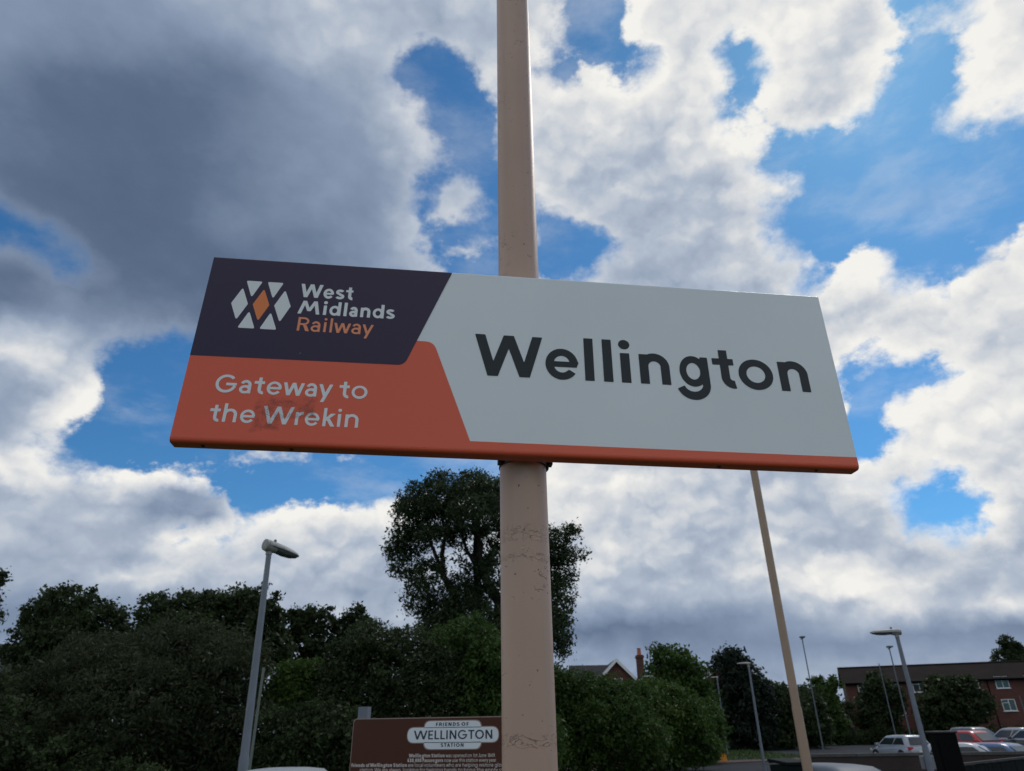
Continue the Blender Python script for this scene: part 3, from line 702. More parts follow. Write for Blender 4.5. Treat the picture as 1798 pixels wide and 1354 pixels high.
sheet('car_park', M_ASPH, [7.5, 15, 30, 90], [-6, 15, 30, 56], lambda x, y: ground_z(y) + .004)
sheet('car_park_far', M_ASPH, [20.5, 40, 90], [56, 70, 84.5], lambda x, y: ground_z(y) + .004)
mb = MB()
mb.box((5.6, 25, .055), (3.8, 62, .11)); mb.build('path', M_PATH)['kind'] = 'structure'
mb = MB()
for k in range(56): mb.box((7.56, -5.5 + k, .07), (.12, .985, .14))
mb.build('kerb', M_STONE)['kind'] = 'structure'
# brown strip of paving along the foot of the shrubs
kb = MB(); A_ = P(960, 1352, 44); B_ = P(1290, 1338, 50); D_ = P(1420, 1331, 52)
pth = [(A_[0], A_[1]), (B_[0], B_[1]), (D_[0], D_[1] + 1)]
for (x0, y0), (x1, y1) in zip(pth, pth[1:]):
    kb.add([(x0, y0 - 1.2, ground_z(y0) + .05), (x1, y1 - 1.2, ground_z(y1) + .05), (x1, y1 + 1.0, ground_z(y1) + .07), (x0, y0 + 1.0, ground_z(y0) + .07),
            (x0, y0 - 1.2, -.05), (x1, y1 - 1.2, -.05), (x1, y1 + 1.0, -.05), (x0, y0 + 1.0, -.05)], [(0, 1, 2, 3), (4, 5, 1, 0), (3, 2, 6, 7)])
kb.build('pavement', M_PATH)['kind'] = 'structure'
# painted bay lines in the car park
ml = mat('road_paint', (.6, .6, .58), .8, var=.2, vscale=4); mb = MB()
for k in range(9): mb.box((24.5 + 2.6 * k, 47.5, ground_z(47.5) + .009), (.09, 4.8, .002))
mb.build('bay_lines', ml)['kind'] = 'structure'

# ================================================================== BUILDINGS
def hit(px, py, o, n):
    r = ray(px, py); e0 = np.array(EYE); t = n.dot(o - e0) / n.dot(r); return e0 + r * t

def window(parent, x0, x1, z0, z1, y=0., split=.5, toplight=True):
    """casement in the local XZ plane, facing -Y"""
    fr = MB(); t = .07; cx_, cz = (x0 + x1) / 2, (z0 + z1) / 2; w, h = x1 - x0, z1 - z0
    fr.box((cx_, y - .03, z1 - t / 2), (w, .08, t)); fr.box((cx_, y - .03, z0 + t / 2), (w, .08, t))
    for xx in (x0 + t / 2, x1 - t / 2, x0 + w * split): fr.box((xx, y - .031, cz), (t, .075, h - 2 * t))
    if toplight: fr.box((x0 + w * split / 2 + t / 4, y - .029, z1 - h * .3), (w * split - t * 1.5, .07, t * .8))
    f = fr.build('window', M_UPVC, parent)
    MB().box((cx_, y + .0, cz), (w - t, .03, h - t)).build('pane', M_PANE, f)
    MB().box((cx_, y - .06, z0 - .045), (w + .16, .14, .07)).build('sill', M_UPVC, f)
    return f
# long two-storey brick block of flats at the right
Yl = 97.0; el_ = P(1483, 1198, Yl); zE = el_[2]
r2 = ray(1798, 1181); t2 = (zE - 2.0) / r2[2]; er_ = np.array(EYE) + r2 * t2
ew = er_ - el_; ew[2] = 0; Lw = np.linalg.norm(ew); ew /= Lw; ew = np.array([math.cos(rad(-21)), math.sin(rad(-21)), 0.]); Lw = 27.; nb = np.array([ew[1], -ew[0], 0.])
rzb = math.atan2(ew[1], ew[0]); zb = .9
blk = empty('flats_building', (el_[0], el_[1], zb), rzb, 'long two-storey red brick flats with brown tiled roof and white windows', 'building')
def tolocal(p): q = p - np.array([el_[0], el_[1], zb]); return q.dot(ew), q[2]
LB = Lw + 16; hE = zE - zb; DB = 8.5
mb = MB(); mb.box((LB / 2, DB / 2, hE / 2), (LB, DB, hE)); mb.build('wall', M_BRICK, blk)
rh = 1.95
mb = MB()
xs0, xs1 = -.35, LB + .4
for s, yy in ((0, -.5), (1, DB + .5)):
    pass
mb.add([(xs0, -.5, hE - .12), (xs1, -.5, hE - .12), (xs1, DB / 2, hE + rh), (xs0, DB / 2, hE + rh), (xs0, DB + .5, hE - .12), (xs1, DB + .5, hE - .12),
        (xs0, -.5, hE - .26), (xs1, -.5, hE - .26), (xs1, DB / 2, hE + rh - .2), (xs0, DB / 2, hE + rh - .2), (xs0, DB + .5, hE - .26), (xs1, DB + .5, hE - .26)],
       [(0, 1, 2, 3), (3, 2, 5, 4), (6, 9, 8, 7), (9, 10, 11, 8), (0, 3, 9, 6), (3, 4, 10, 9), (1, 7, 8, 2), (2, 8, 11, 5), (0, 6, 7, 1), (4, 5, 11, 10)])
rf = mb.build('roof', M_TILE, blk)
mb = MB(); mb.tube([(xs0, DB / 2, hE + rh), (xs1, DB / 2, hE + rh)], .14, 8); mb.build('ridge', M_TILE, rf)
MB().add([(0, .01, hE), (0, DB - .01, hE), (0, DB / 2, hE + rh - .35), (LB, .01, hE), (LB, DB - .01, hE), (LB, DB / 2, hE + rh - .35)], [(0, 2, 1), (3, 4, 5), (0, 3, 5, 2), (1, 2, 5, 4)]).build('gable', M_BRICK, blk)
mb = MB(); mb.tube([(xs0, -.56, hE - .2), (xs1, -.56, hE - .2)], .08, 8); mb.build('gutter', M_BLACK, blk)
MB().box((LB / 2, -.30, hE - .31), (LB + .3, .38, .07)).build('soffit', M_BLACK, blk)
for x0, y0, x1, y1 in ((1505, 1202, 1528, 1221), (1562, 1198, 1577, 1214), (1600, 1196, 1627, 1215), (1651, 1194, 1672, 1211), (1700, 1191, 1721, 1209), (1744, 1188, 1774, 1208), (1797, 1186, 1820, 1203),
                       (1519, 1243, 1541, 1258), (1568, 1240, 1592, 1256), (1610, 1236, 1632, 1254), (1708, 1233, 1735, 1250), (1757, 1228, 1787, 1248), (1812, 1225, 1838, 1243)):
    a = tolocal(hit(x0, y0, el_, nb)); b = tolocal(hit(x1, y1, el_, nb))
    window(blk, a[0], b[0], b[1], a[1], -.01, .52)
for xd in (1596, 1738): # rain pipes
    a = tolocal(hit(xd, 1215, el_, nb)); MB().tube([(a[0], -.07, .1), (a[0], -.07, hE - .2)], .05, 8).build('downpipe', M_BLACK, blk)

# gabled brick house with white bargeboards behind the shrubs, chimney at its right
Yh = 78.0
def house(name, label, Yh, apex, half_px, zroofl, x_left, depth=8., chim=None, zwall=None):
    ap = P(apex[0], apex[1], Yh); lo = P(apex[0] - half_px[0], apex[1] + half_px[1], Yh); w = ap[0] - lo[0]; hgt = ap[2] - lo[2]
    h = empty(name, (ap[0], Yh, 0.2), 0, label, 'house'); zt = ap[2] - .2; sl = hgt / w
    W2 = w + 1.2; ze = zt - sl * W2
    g = MB(); g.add([(-W2 + .3, 0, 0), (W2 - .3, 0, 0), (W2 - .3, 0, ze + .3 * sl), (0, 0, zt - .12), (-W2 + .3, 0, ze + .3 * sl), (-W2 + .3, depth, 0), (W2 - .3, depth, 0), (W2 - .3, depth, ze + .3 * sl), (0, depth, zt - .12), (-W2 + .3, depth, ze + .3 * sl)],
                    [(0, 1, 2, 3, 4), (6, 5, 9, 8, 7), (1, 6, 7, 2), (5, 0, 4, 9)])
    g.build('wall', M_BRICK, h)
    r = MB()
    for s in (-1, 1):
        r.add([(0, -.35, zt), (s * W2, -.35, ze), (s * W2, depth, ze), (0, depth, zt), (0, -.35, zt - .16), (s * W2, -.35, ze - .16), (s * W2, depth, ze - .16), (0, depth, zt - .16)],
              [(0, 1, 2, 3), (4, 7, 6, 5), (0, 4, 5, 1), (1, 5, 6, 2), (3, 2, 6, 7)])
    rf_ = r.build('roof', M_SLATE, h)
    for s in (-1, 1):
        MB().add([(0, -.40, zt + .05), (s * W2, -.40, ze + .05), (s * W2, -.40, ze - .33), (0, -.40, zt - .33), (0, -.352, zt + .05), (s * W2, -.352, ze + .05), (s * W2, -.352, ze - .33), (0, -.352, zt - .33)],
                 [(0, 1, 2, 3), (7, 6, 5, 4), (0, 4, 5, 1), (3, 2, 6, 7), (1, 5, 6, 2)]).build('bargeboard', M_UPVC, h)
    # wing to the left with its own ridge running sideways
    pl = P(x_left, zroofl, Yh + 3); zl = pl[2] - .2; xl = pl[0] - ap[0]
    MB().box(((xl - W2) / 2 + .2, 4.2, (zl - 2.3) / 2), (-xl - W2 + 3, 5, zl - 2.3)).build('wall', M_BRICK, h)
    q = MB(); x0, x1 = xl, 0
    q.add([(x0, 1.2, zl - 2.2), (x1, 1.2, zl - 2.2), (x1, 4.2, zl), (x0, 4.2, zl), (x0, 7.2, zl - 2.2), (x1, 7.2, zl - 2.2), (x0, 1.2, zl - 2.4), (x1, 1.2, zl - 2.4), (x0, 7.2, zl - 2.4), (x1, 7.2, zl - 2.4)],
          [(0, 1, 2, 3), (3, 2, 5, 4), (0, 6, 7, 1), (4, 5, 9, 8), (6, 8, 9, 7), (0, 3, 4, 8, 6), (1, 7, 9, 5, 2)])
    q.build('roof', M_SLATE, h)
    window(h, -.55, .55, zt - 2.9, zt - 1.9, -.01)
    if chim:
        t_ = P(chim[0], chim[1], Yh); b_ = P(chim[0], chim[2], Yh); x = t_[0] - ap[0]; zt_, zb_ = t_[2] - .2, b_[2] - .2; s = mpp(t_)
        wd = chim[3] * s
        c_ = MB(); c_.box((x, .8, (zb_ + zt_) / 2 - 2), (wd, .9, zt_ - zb_ + 4)); c_.box((x, .8, zt_ + .06), (wd * 1.22, 1.1, .16)); c_.box((x, .8, zt_ + .2), (wd * 1.08, 1.0, .12))
        cm = c_.build('chimney', M_BRICK, h)
        pz = P(chim[0], chim[4], Yh)[2] - .2
        MB().tube([(x, .8, zt_ + .2), (x, .8, pz - .1), (x, .8, pz)], [.24, .19, .23], 12).build('chimney_pot', M_POT, cm)
    return h
house('house', 'brick house with white gable bargeboards and red chimney behind the bushes', Yh, (1081, 1157), (21, 24), 1167, 1000, chim=(1125, 1154, 1186, 11, 1137))
house('house', 'low dark slate roof behind the pointed tree right of the chimney', 92., (1262, 1170), (30, 20), 1171, 1236)
house('house', 'orange brick building corner at the left edge behind the trees', 62., (-60, 1120), (70, 44), 1130, -150)

# ================================================================== CARS
def rrect(x0, x1, hw, z, r, n=4, zf=None):
    pts = []
    for cx_, cy_, a in ((x1 - r, hw - r, 0), (x0 + r, hw - r, 90), (x0 + r, -hw + r, 180), (x1 - r, -hw + r, 270)):
        for k in range(n): 
            t = rad(a + 90 * k / (n - 1)); pts.append((cx_ + r * math.cos(t), cy_ + r * math.sin(t), z))
    return pts
def car(label, loc, yaw, paint_m, L_=4.1, W_=1.76, H=1.48, ws=.22, rs=.96, cat='car', rearslope=.12, roof_m=None, group=None):
    """front points along local +X; ws: where the windscreen starts (share of length from the front)"""
    c = empty('parked_car', loc, yaw, label, cat, group)
    x1, x0 = L_ / 2, -L_ / 2; hw = W_ / 2; zb = H * .62; 
    b = MB()
    # hull: cross-sections from tail to nose
    prof = [(x0, .80, .48, zb - .18), (x0 + .06, .90, .30, zb - .04), (x0 + .35, .985, .24, zb), (x0 + L_ * .3, 1.0, .22, zb), (x0 + L_ * .6, 1.0, .22, zb - .02),
            (x1 - L_ * ws, .99, .22, zb - .05), (x1 - .55, .96, .24, zb - .16), (x1 - .18, .88, .26, zb - .27), (x1, .74, .34, zb - .40)]
    secs = []
    for x, kw_, z0, z1 in prof:
        w = hw * kw_; h = z1 - z0
        secs.append([(x, -w * .90, z0), (x, -w, z0 + h * .25), (x, -w, z0 + h * .62), (x, -w * .95, z0 + h * .9), (x, -w * .80, z1), (x, 0, z1 + .02),
                     (x, w * .80, z1), (x, w * .95, z0 + h * .9), (x, w, z0 + h * .62), (x, w, z0 + h * .25), (x, w * .90, z0), (x, 0, z0)])
    b.loft(secs); b.build('body', paint_m, c, smooth=50)
    xa, xb = x0 + .10, x1 - L_ * ws            # cabin base
    ra, rb = x0 + .10 + (H - zb) * rearslope * 3 + .1, xb - (H - zb) * 1.45
    cab = MB()
    cab.loft([rrect(xa, xb, hw * .93, zb - .06, .2), rrect(xa + .05, xb - .06, hw * .92, zb + .02, .2), rrect(ra - .02, rb + .10, hw * .77, H - .12, .22), rrect(ra + .08, rb - .05, hw * .70, H - .035, .24), rrect(ra + .35, rb - .35, hw * .5, H, .26)])
    cab.build('cabin', roof_m or paint_m, c, smooth=50)
    def lerp3(a, b_, t): return tuple(a[i] + (b_[i] - a[i]) * t for i in range(3))
    def pane(name, q, off, ins=.06):
        a, b_, c2, d = [Vector(p) for p in q]; nrm = (b_ - a).cross(d - a).normalized(); m_ = (a + b_ + c2 + d) / 4
        q2 = [m_ + (p - m_) * (1 - ins) for p in (a, b_, c2, d)]
        mb = MB(); v = [p + nrm * off for p in q2] + [p - nrm * .03 for p in q2]
        mb.add(v, [(0, 1, 2, 3), (0, 4, 5, 1), (1, 5, 6, 2), (2, 6, 7, 3), (3, 7, 4, 0)]); return mb.build(name, M_GLASS, c)
    zt_ = H - .13; wb, wt = hw * .92, hw * .77
    pane('windscreen', [(xb - .04, -wb * .86, zb + .03), (xb - .04, wb * .86, zb + .03), (rb + .10, wt * .82, zt_), (rb + .10, -wt * .82, zt_)], .03)
    pane('rear_window', [(xa + .04, wb * .8, zb + .05), (xa + .04, -wb * .8, zb + .05), (ra - .02, -wt * .76, zt_), (ra - .02, wt * .76, zt_)], .03, .08)
    xm = xa + (xb - xa) * .46; rm = ra + (rb - ra) * .44
    for s in (-1, 1):
        for (p0, p1, q0, q1) in ((xa + .3, xm - .03, ra + .22, rm - .03), (xm + .03, xb - .34, rm + .03, rb - .03)):
            q = [(p0, s * wb, zb + .05), (p1, s * wb, zb + .05), (q1, s * wt, zt_ - .02), (q0, s * wt, zt_ - .02)]
            if s > 0: q = [q[1], q[0], q[3], q[2]]
            pane('side_window', q, .018, .05)
        MB().loft([[(xb - .32 + k[0] * .09, s * (hw * .96 + .02 + j * .15), zb + .06 + k[1] * .07) for k in ((-1, -1), (1, -1), (1, 1), (-1, 1))] for j in (0, 1)]).build('mirror', paint_m, c, bevel=.02)
        MB().loft([[(x1 - .30 + .17 * j, s * hw * (.90 - .12 * j) + k[0] * .045 * (1.3 - j), zb - .23 - .07 * j + k[1] * .07) for k in ((-1, -1), (1, -1), (1, 1), (-1, 1))] for j in (0, 1)]).build('headlight', M_HEAD, c, bevel=.015)
        MB().box((x0 + .09, s * hw * .77, zb - .14), (.16, .26, .17)).build('tail_light', M_RED_L, c, bevel=.02)
        for xw in (x0 + L_ * .19, x1 - L_ * .205):
            MB().tube([(xw, s * (hw - .22), .32), (xw, s * (hw + .0), .32)], .385, 22).build('wheel_arch', M_RUB, c)
            w = MB().tube([(xw, s * (hw - .2), .315), (xw, s * (hw - .0), .315), (xw, s * (hw + .012), .315)], [.315, .315, .29], 22).build('wheel', M_RUB, c, smooth=40)
            rim = MB()
            for k in range(5):
                a = 2 * math.pi * k / 5; rim.box((xw + math.cos(a) * .11, s * (hw + .018), .315 + math.sin(a) * .11), (.05, .012, .05))
                rim.tube([(xw, s * (hw + .018), .315), (xw + math.cos(a) * .2, s * (hw + .018), .315 + math.sin(a) * .2)], .022, 6)
            rim.tube([(xw, s * (hw + .010), .315), (xw, s * (hw + .016), .315)], .21, 20)
            rim.build('rim', M_CHROME, w)
    MB().box((x1 - .05, 0, zb - .36), (.10, W_ * .42, .14)).build('grille', M_BLACK, c, bevel=.02)
    MB().box((x1 - .04, 0, .34), (.16, W_ * .74, .14)).build('bumper', M_BLACK, c, bevel=.04)
    MB().box((x0 + .05, 0, .36), (.16, W_ * .78, .16)).build('bumper', M_BLACK, c, bevel=.04)
    MB().box((x1 + .02, 0, .44), (.02, .52, .11)).build('number_plate', M_PLATE, c)
    MB().box((x0 - .012, 0, .62), (.02, .52, .11)).build('number_plate', M_PLATE, c)
    return c
SILV = mat('paint_silver', (.30, .33, .38), .28, .5, metal=.35, coat=.2); REDP = mat('paint_red', (.42, .020, .022), .28, .5, coat=.25)
GREY = mat('paint_grey', (.16, .17, .20), .3, .5, metal=.3, coat=.2); DARK = mat('paint_black', (.018, .02, .026), .25, .5, coat=.25)
WHT = mat('paint_white', (.42, .45, .50), .3, .5, coat=.2); BLU = mat('paint_blue', (.05, .12, .26), .3, .5, coat=.25)
CARB = mat('paint_dull_silver', (.10, .125, .16), .5, .3); CARW = mat('paint_dull_white', (.34, .36, .38), .5, .3)
def carpos(px, py, Y): p = P(px, py, Y); return (p[0], p[1], ground_z(Y) + .006)
car('silver hatchback seen from behind, alone on the car park beyond the wall', carpos(1577, 1300, 47), rad(99), SILV, 4.0, 1.76, 1.46)
car('red crossover facing forward right behind the black cabinet', carpos(1719, 1300, 49), rad(-78), REDP, 4.3, 1.82, 1.62, ws=.25)
car('grey car parked behind the red car, only its roof and windscreen showing', carpos(1716, 1290, 56), rad(-78), GREY, 4.4, 1.82, 1.78, ws=.2)
car('black hatchback seen from behind at the right of the red car', carpos(1772, 1290, 53), rad(112), DARK, 4.0, 1.76, 1.74, ws=.24, roof_m=SILV)
car('dark car with silver roof at the right edge of the car park', carpos(1810, 1290, 51), rad(115), DARK, 4.2, 1.78, 1.72, roof_m=SILV)
car('white car just behind the wall below the red car', carpos(1703, 1318, 32.5), rad(-40), WHT, 3.7, 1.66, 1.34)
car('blue car just behind the wall below the black hatchback', carpos(1768, 1318, 33), rad(-65), BLU, 3.8, 1.68, 1.30)
car('small grey car in front of the brick wall, roof just in frame', carpos(1488, 1350, 15.5), rad(-70), CARB, 3.7, 1.56, 1.325)
car('white car left of the brown board, roof just in frame', carpos(518, 1350, 15.2), rad(84), CARW, 3.9, 1.62, 1.425)

# ================================================================== TREES AND SHRUBS
G_DARK = leaf_mat('leaves_dark', (.020, .033, .014), (.058, .084, .032))
G_BIG = leaf_mat('leaves_lime_tree', (.022, .038, .018), (.062, .092, .040), trans=.3)
G_OLIVE = leaf_mat('leaves_tamarisk', (.031, .043, .021), (.064, .082, .040), .5)
G_MID = leaf_mat('leaves_hawthorn', (.032, .060, .016), (.080, .140, .034))
G_BRIGHT = leaf_mat('leaves_fresh', (.036, .068, .016), (.085, .145, .030))
G_BLUE = leaf_mat('leaves_conifer', (.012, .022, .016), (.03, .045, .028))
M_FLOWER = mat('elder_flowers', (.50, .50, .38), .8, var=.2)

def tree(name, label, Y, lobes, base_px, n, size, m, cat='tree', clump=.32, per=24, trunk=.18, limbs=None, seed=0, inner=.28, group=None, narrow=.55, droop=0., kindname='crown', limb_r=.09):
    bp_ = P(base_px[0], base_px[1], Y); gz = terr(bp_[0], Y); base = np.array([bp_[0], Y, gz])
    t = empty(name, tuple(base), 0, label, cat, group)
    lb = px_lobes(lobes, Y, base)
    if cat == 'tree' or seed in (13, 14):      # sprigs that stand out of the crown's skin
        rs = np.random.default_rng(seed + 77); extra = []
        for c_, r_ in lb:
            for k in range(3 if cat == 'tree' else 2):
                a_ = rs.uniform(0, 2 * math.pi); e_ = rs.uniform(.0, 1.3)
                d_ = np.array([math.cos(a_) * math.cos(e_), math.sin(a_) * math.cos(e_), math.sin(e_)])
                f_ = rs.uniform(.10, .20); extra.append((c_ + d_ * np.array(r_) * rs.uniform(1.02, 1.16), (r_[0] * f_, r_[1] * f_, r_[2] * f_ * 1.6)))
        lb_all = lb + extra
    else: lb_all = lb
    leaves(kindname, m, lb_all, n, size, clump, per, narrow, t, seed, inner, droop, flat_bottom=0.02)
    mb = MB(); random.seed(seed + 3)
    top = max(lb, key=lambda l: l[0][2] + l[1][2])[0]
    main = [Vector((0, 0, 0)), Vector((top[0] * .2, top[1] * .3, top[2] * .45)), Vector((top[0] * .75, top[1] * .8, top[2]))]
    limb(mb, main, trunk, trunk * .25)
    if limbs is None:
        for c_, r_ in lb:
            if np.linalg.norm(c_ - top) < .01: continue
            s_ = min(c_[2] * .5, top[2] * .5); k_ = s_ / max(top[2], .1)
            limb(mb, [(top[0] * .2 * k_ * 2, top[1] * .3 * k_ * 2, s_), tuple(Vector((top[0] * .3, top[1] * .3, s_)).lerp(Vector(c_), .5) + Vector((0, 0, .1))), tuple(c_)], trunk * .5, trunk * .12)
    else:
        for path, ra_, rb_ in limbs:
            limb(mb, [tuple(P(x, y, Y + (d[0] if d else 0)) - base) for x, y, *d in path], ra_, rb_)
    mb.build('trunk', M_BARK, t, smooth=60)
    return t

Z8 = lambda x, y: (600 + x / 3.385, 800 + y / 3.385)
# the big tree behind the pole
big_l = [(800, 868, 66, 34), (845, 858, 40, 26, 1), (755, 880, 42, 28, -1), (878, 870, 46, 30), (722, 905, 32, 36), (775, 912, 40, 30, 1.5), (835, 905, 48, 32, -1.5), (905, 905, 45, 34, 1), (700, 962, 20, 26), (728, 950, 30, 26, 1),
         (715, 1000, 26, 18), (750, 1012, 22, 24, -1), (735, 1050, 24, 28), (768, 1070, 28, 30, 1), (760, 940, 26, 18, -1.5), (800, 945, 12, 14, 1), (862, 950, 24, 30, 1), (850, 1000, 16, 20), (878, 1010, 22, 34, -1), (930, 950, 40, 40),
         (975, 960, 26, 30), (990, 1000, 20, 28, 1), (985, 1050, 22, 30), (980, 1100, 20, 30, -1), (988, 1135, 14, 20), (1012, 975, 12, 9), (1003, 935, 12, 12), (940, 1020, 40, 50, 1), (930, 1100, 50, 50),
         (820, 1085, 48, 40), (860, 1105, 40, 36, -1), (795, 1050, 16, 16, -.5), (835, 1050, 22, 26, 1), (780, 1105, 40, 30), (818, 1020, 10, 14)]
tree('tree', 'tall rounded broadleaf tree with bare dark limbs behind the beige pole', 33, big_l + [(806, 985, 9, 12), (800, 1030, 12, 9), (818, 955, 7, 10), (790, 955, 9, 9), (768, 990, 9, 14), (795, 1012, 7, 9), (846, 1034, 10, 12), (822, 1000, 8, 8), (862, 985, 9, 16), (812, 1048, 10, 8)], (835, 1200), 100000, .074, G_BIG, clump=.30, per=26, trunk=.42, seed=1, inner=.2,
     limbs=[([(835, 1190), (830, 1130), (798, 1045), (778, 1012), (777, 975), (782, 930), (770, 890)], .30, .05), ([(778, 1012), (762, 965), (745, 930), (735, 905)], .13, .03),
            ([(870, 1150), (880, 1065), (856, 1025), (843, 985), (840, 945), (833, 920), (826, 880)], .34, .06), ([(856, 1025), (835, 990), (818, 965), (810, 935), (800, 900)], .16, .04),
            ([(880, 1065), (905, 1010), (930, 950), (920, 900)], .22, .04), ([(870, 1150), (930, 1080), (965, 1000), (975, 960)], .2, .04), ([(798, 1045), (770, 1060), (745, 1050)], .1, .03), ([(930, 1080), (975, 1090)], .1, .03)])
# row of trees behind, left half
tree('tree', 'dark rounded tree at far left with jagged top, left of the thin sapling', 42, [(120, 1062, 52, 30), (75, 1085, 36, 34, 1), (152, 1090, 38, 32), (60, 1125, 44, 36), (120, 1130, 60, 44, -1), (30, 1150, 26, 18, .5), (185, 1110, 30, 40), (140, 1180, 70, 50), (70, 1190, 60, 40)], (120, 1250), 26000, .13, G_DARK, seed=2, clump=.36, trunk=.28)
tree('tree', 'thin sapling standing between two rounded dark trees at left', 43, [(214, 1078, 9, 12), (206, 1100, 12, 14), (224, 1112, 14, 16), (215, 1140, 20, 24)], (215, 1240), 1800, .13, G_DARK, seed=3, clump=.22, per=14, trunk=.08)
tree('tree', 'wide flat-topped dark tree left of the tall lamp post', 42, [(280, 1075, 44, 32), (330, 1070, 50, 26, 1), (264, 1110, 26, 36), (390, 1065, 46, 28), (330, 1120, 80, 50, -1), (430, 1075, 40, 38), (415, 1120, 60, 50), (360, 1160, 90, 50)], (350, 1250), 30000, .13, G_DARK, seed=4, clump=.36, trunk=.3)
tree('tree', 'dark tree with ragged sprigs directly behind the tall left lamp', 40, [(452, 1055, 16, 22), (470, 1090, 24, 34), (484, 1050, 6, 11), (484, 1084, 9, 9), (450, 1130, 40, 40), (485, 1140, 22, 34), (430, 1045, 8, 12)], (462, 1250), 8000, .13, G_DARK, seed=5, clump=.28, trunk=.18)
tree('tree', 'loose dark tree just right of the tall left lamp', 44, [(548, 1085, 34, 22), (520, 1105, 26, 26), (566, 1110, 28, 30), (540, 1140, 44, 40), (515, 1175, 40, 36), (570, 1170, 34, 44)], (545, 1250), 10000, .14, G_DARK, seed=6, clump=.30, trunk=.18)
tree('tree', 'small dark tree between the lamp tree and the flowering bushes', 44, [(625, 1088, 24, 20), (608, 1110, 24, 24), (640, 1115, 24, 26), (622, 1150, 36, 36)], (622, 1250), 7000, .14, G_DARK, seed=7, clump=.28, trunk=.15)
tree('tree', 'dark tree reaching in from the left edge of the frame', 30, [(-45, 1040, 38, 40), (-10, 1016, 12, 7), (-60, 1100, 52, 50), (-40, 1180, 30, 30)], (-60, 1260), 8000, .10, G_DARK, seed=8, clump=.26, trunk=.2)
# shrubs in front
tree('shrub', 'huge feathery olive green bush filling the lower left corner', 23, [(170, 1190, 110, 70), (300, 1160, 110, 60, 1), (400, 1170, 70, 60), (90, 1250, 110, 70), (230, 1250, 130, 90, -1), (360, 1250, 100, 80), (20, 1320, 90, 70), (150, 1330, 120, 80, -1), (300, 1330, 120, 80), (420, 1310, 60, 80), (345, 1120, 44, 28, 1), (200, 1180, 100, 60, 2), (320, 1230, 90, 70, 2)], (220, 1400), 125000, .085, G_OLIVE, 'shrub', clump=.26, per=28, trunk=.10, seed=9, narrow=.28, kindname='foliage', inner=.3)
tree('shrub', 'dark shrub along the bottom left edge under the feathery bush', 20, [(20, 1290, 60, 60), (-60, 1240, 60, 60), (80, 1360, 110, 60), (200, 1390, 100, 50), (-60, 1350, 80, 60), (0, 1200, 14, 20)], (60, 1420), 22000, .06, G_DARK, 'shrub', clump=.2, trunk=.06, seed=10, kindname='foliage')
tree('shrub', 'fresh green bush just right of the tall left lamp post', 25, [(540, 1195, 42, 34), (500, 1200, 26, 30), (575, 1205, 26, 30), (520, 1240, 60, 40), (480, 1230, 24, 30), (560, 1250, 40, 36)], (530, 1400), 22000, .07, G_BRIGHT, 'shrub', clump=.22, trunk=.06, seed=11, kindname='foliage')
tree('shrub', 'dark bushes behind the white car at the foot of the lamp', 22, [(480, 1300, 50, 50), (550, 1300, 60, 60), (610, 1310, 50, 60), (520, 1370, 100, 40)], (540, 1400), 24000, .06, G_DARK, 'shrub', clump=.2, trunk=.06, seed=12, kindname='foliage')
fb_l = [(650, 1140, 50, 40), (610, 1170, 40, 40), (720, 1150, 60, 44, 1), (680, 1200, 70, 50), (620, 1240, 60, 50), (760, 1190, 50, 50), (740, 1250, 70, 50), (700, 1300, 80, 50), (600, 1300, 40, 40), (590, 1220, 30, 40)]
fbt = tree('shrub', 'bush dotted with cream flower heads above the brown board', 24, fb_l, (680, 1400), 60000, .062, G_DARK, 'shrub', clump=.22, trunk=.08, seed=13, kindname='foliage')
tree('shrub', 'large green bush between the flowering bush and the beige pole', 25, [(820, 1140, 70, 46), (780, 1170, 40, 40, 1), (860, 1180, 60, 60), (820, 1230, 80, 60), (900, 1230, 60, 60), (850, 1290, 90, 60), (930, 1300, 60, 60)], (850, 1400), 60000, .068, G_MID, 'shrub', clump=.24, trunk=.08, seed=14, kindname='foliage')
# cream flower heads: flat umbels of tiny florets on the sunny skin of the flowering bush
fl = MB(); rg = np.random.default_rng(3); lb = px_lobes([l for l in fb_l], 24, fbt.location)
for k in range(300):
    c_, r_ = lb[rg.integers(len(lb))]; d_ = rg.normal(size=3); d_[1] = -abs(d_[1]); d_ /= np.linalg.norm(d_); d_[2] = d_[2] * .9
    c0 = c_ + d_ * np.array(r_) * rg.uniform(.95, 1.12)
    for j in range(7):
        q = c0 + rg.normal(size=3) * (.035, .035, .012); s_ = .012 + .008 * rg.random(); a = rg.random() * 3
        fl.add([(q[0] + s_ * math.cos(a + t_), q[1] + s_ * math.sin(a + t_), q[2] + s_ * .5 * math.sin(2 * a + t_)) for t_ in (0, 1.57, 3.14, 4.71)], [(0, 1, 2, 3)])
o = fl.build('flower_heads', M_FLOWER, fbt); o['kind'] = 'stuff'
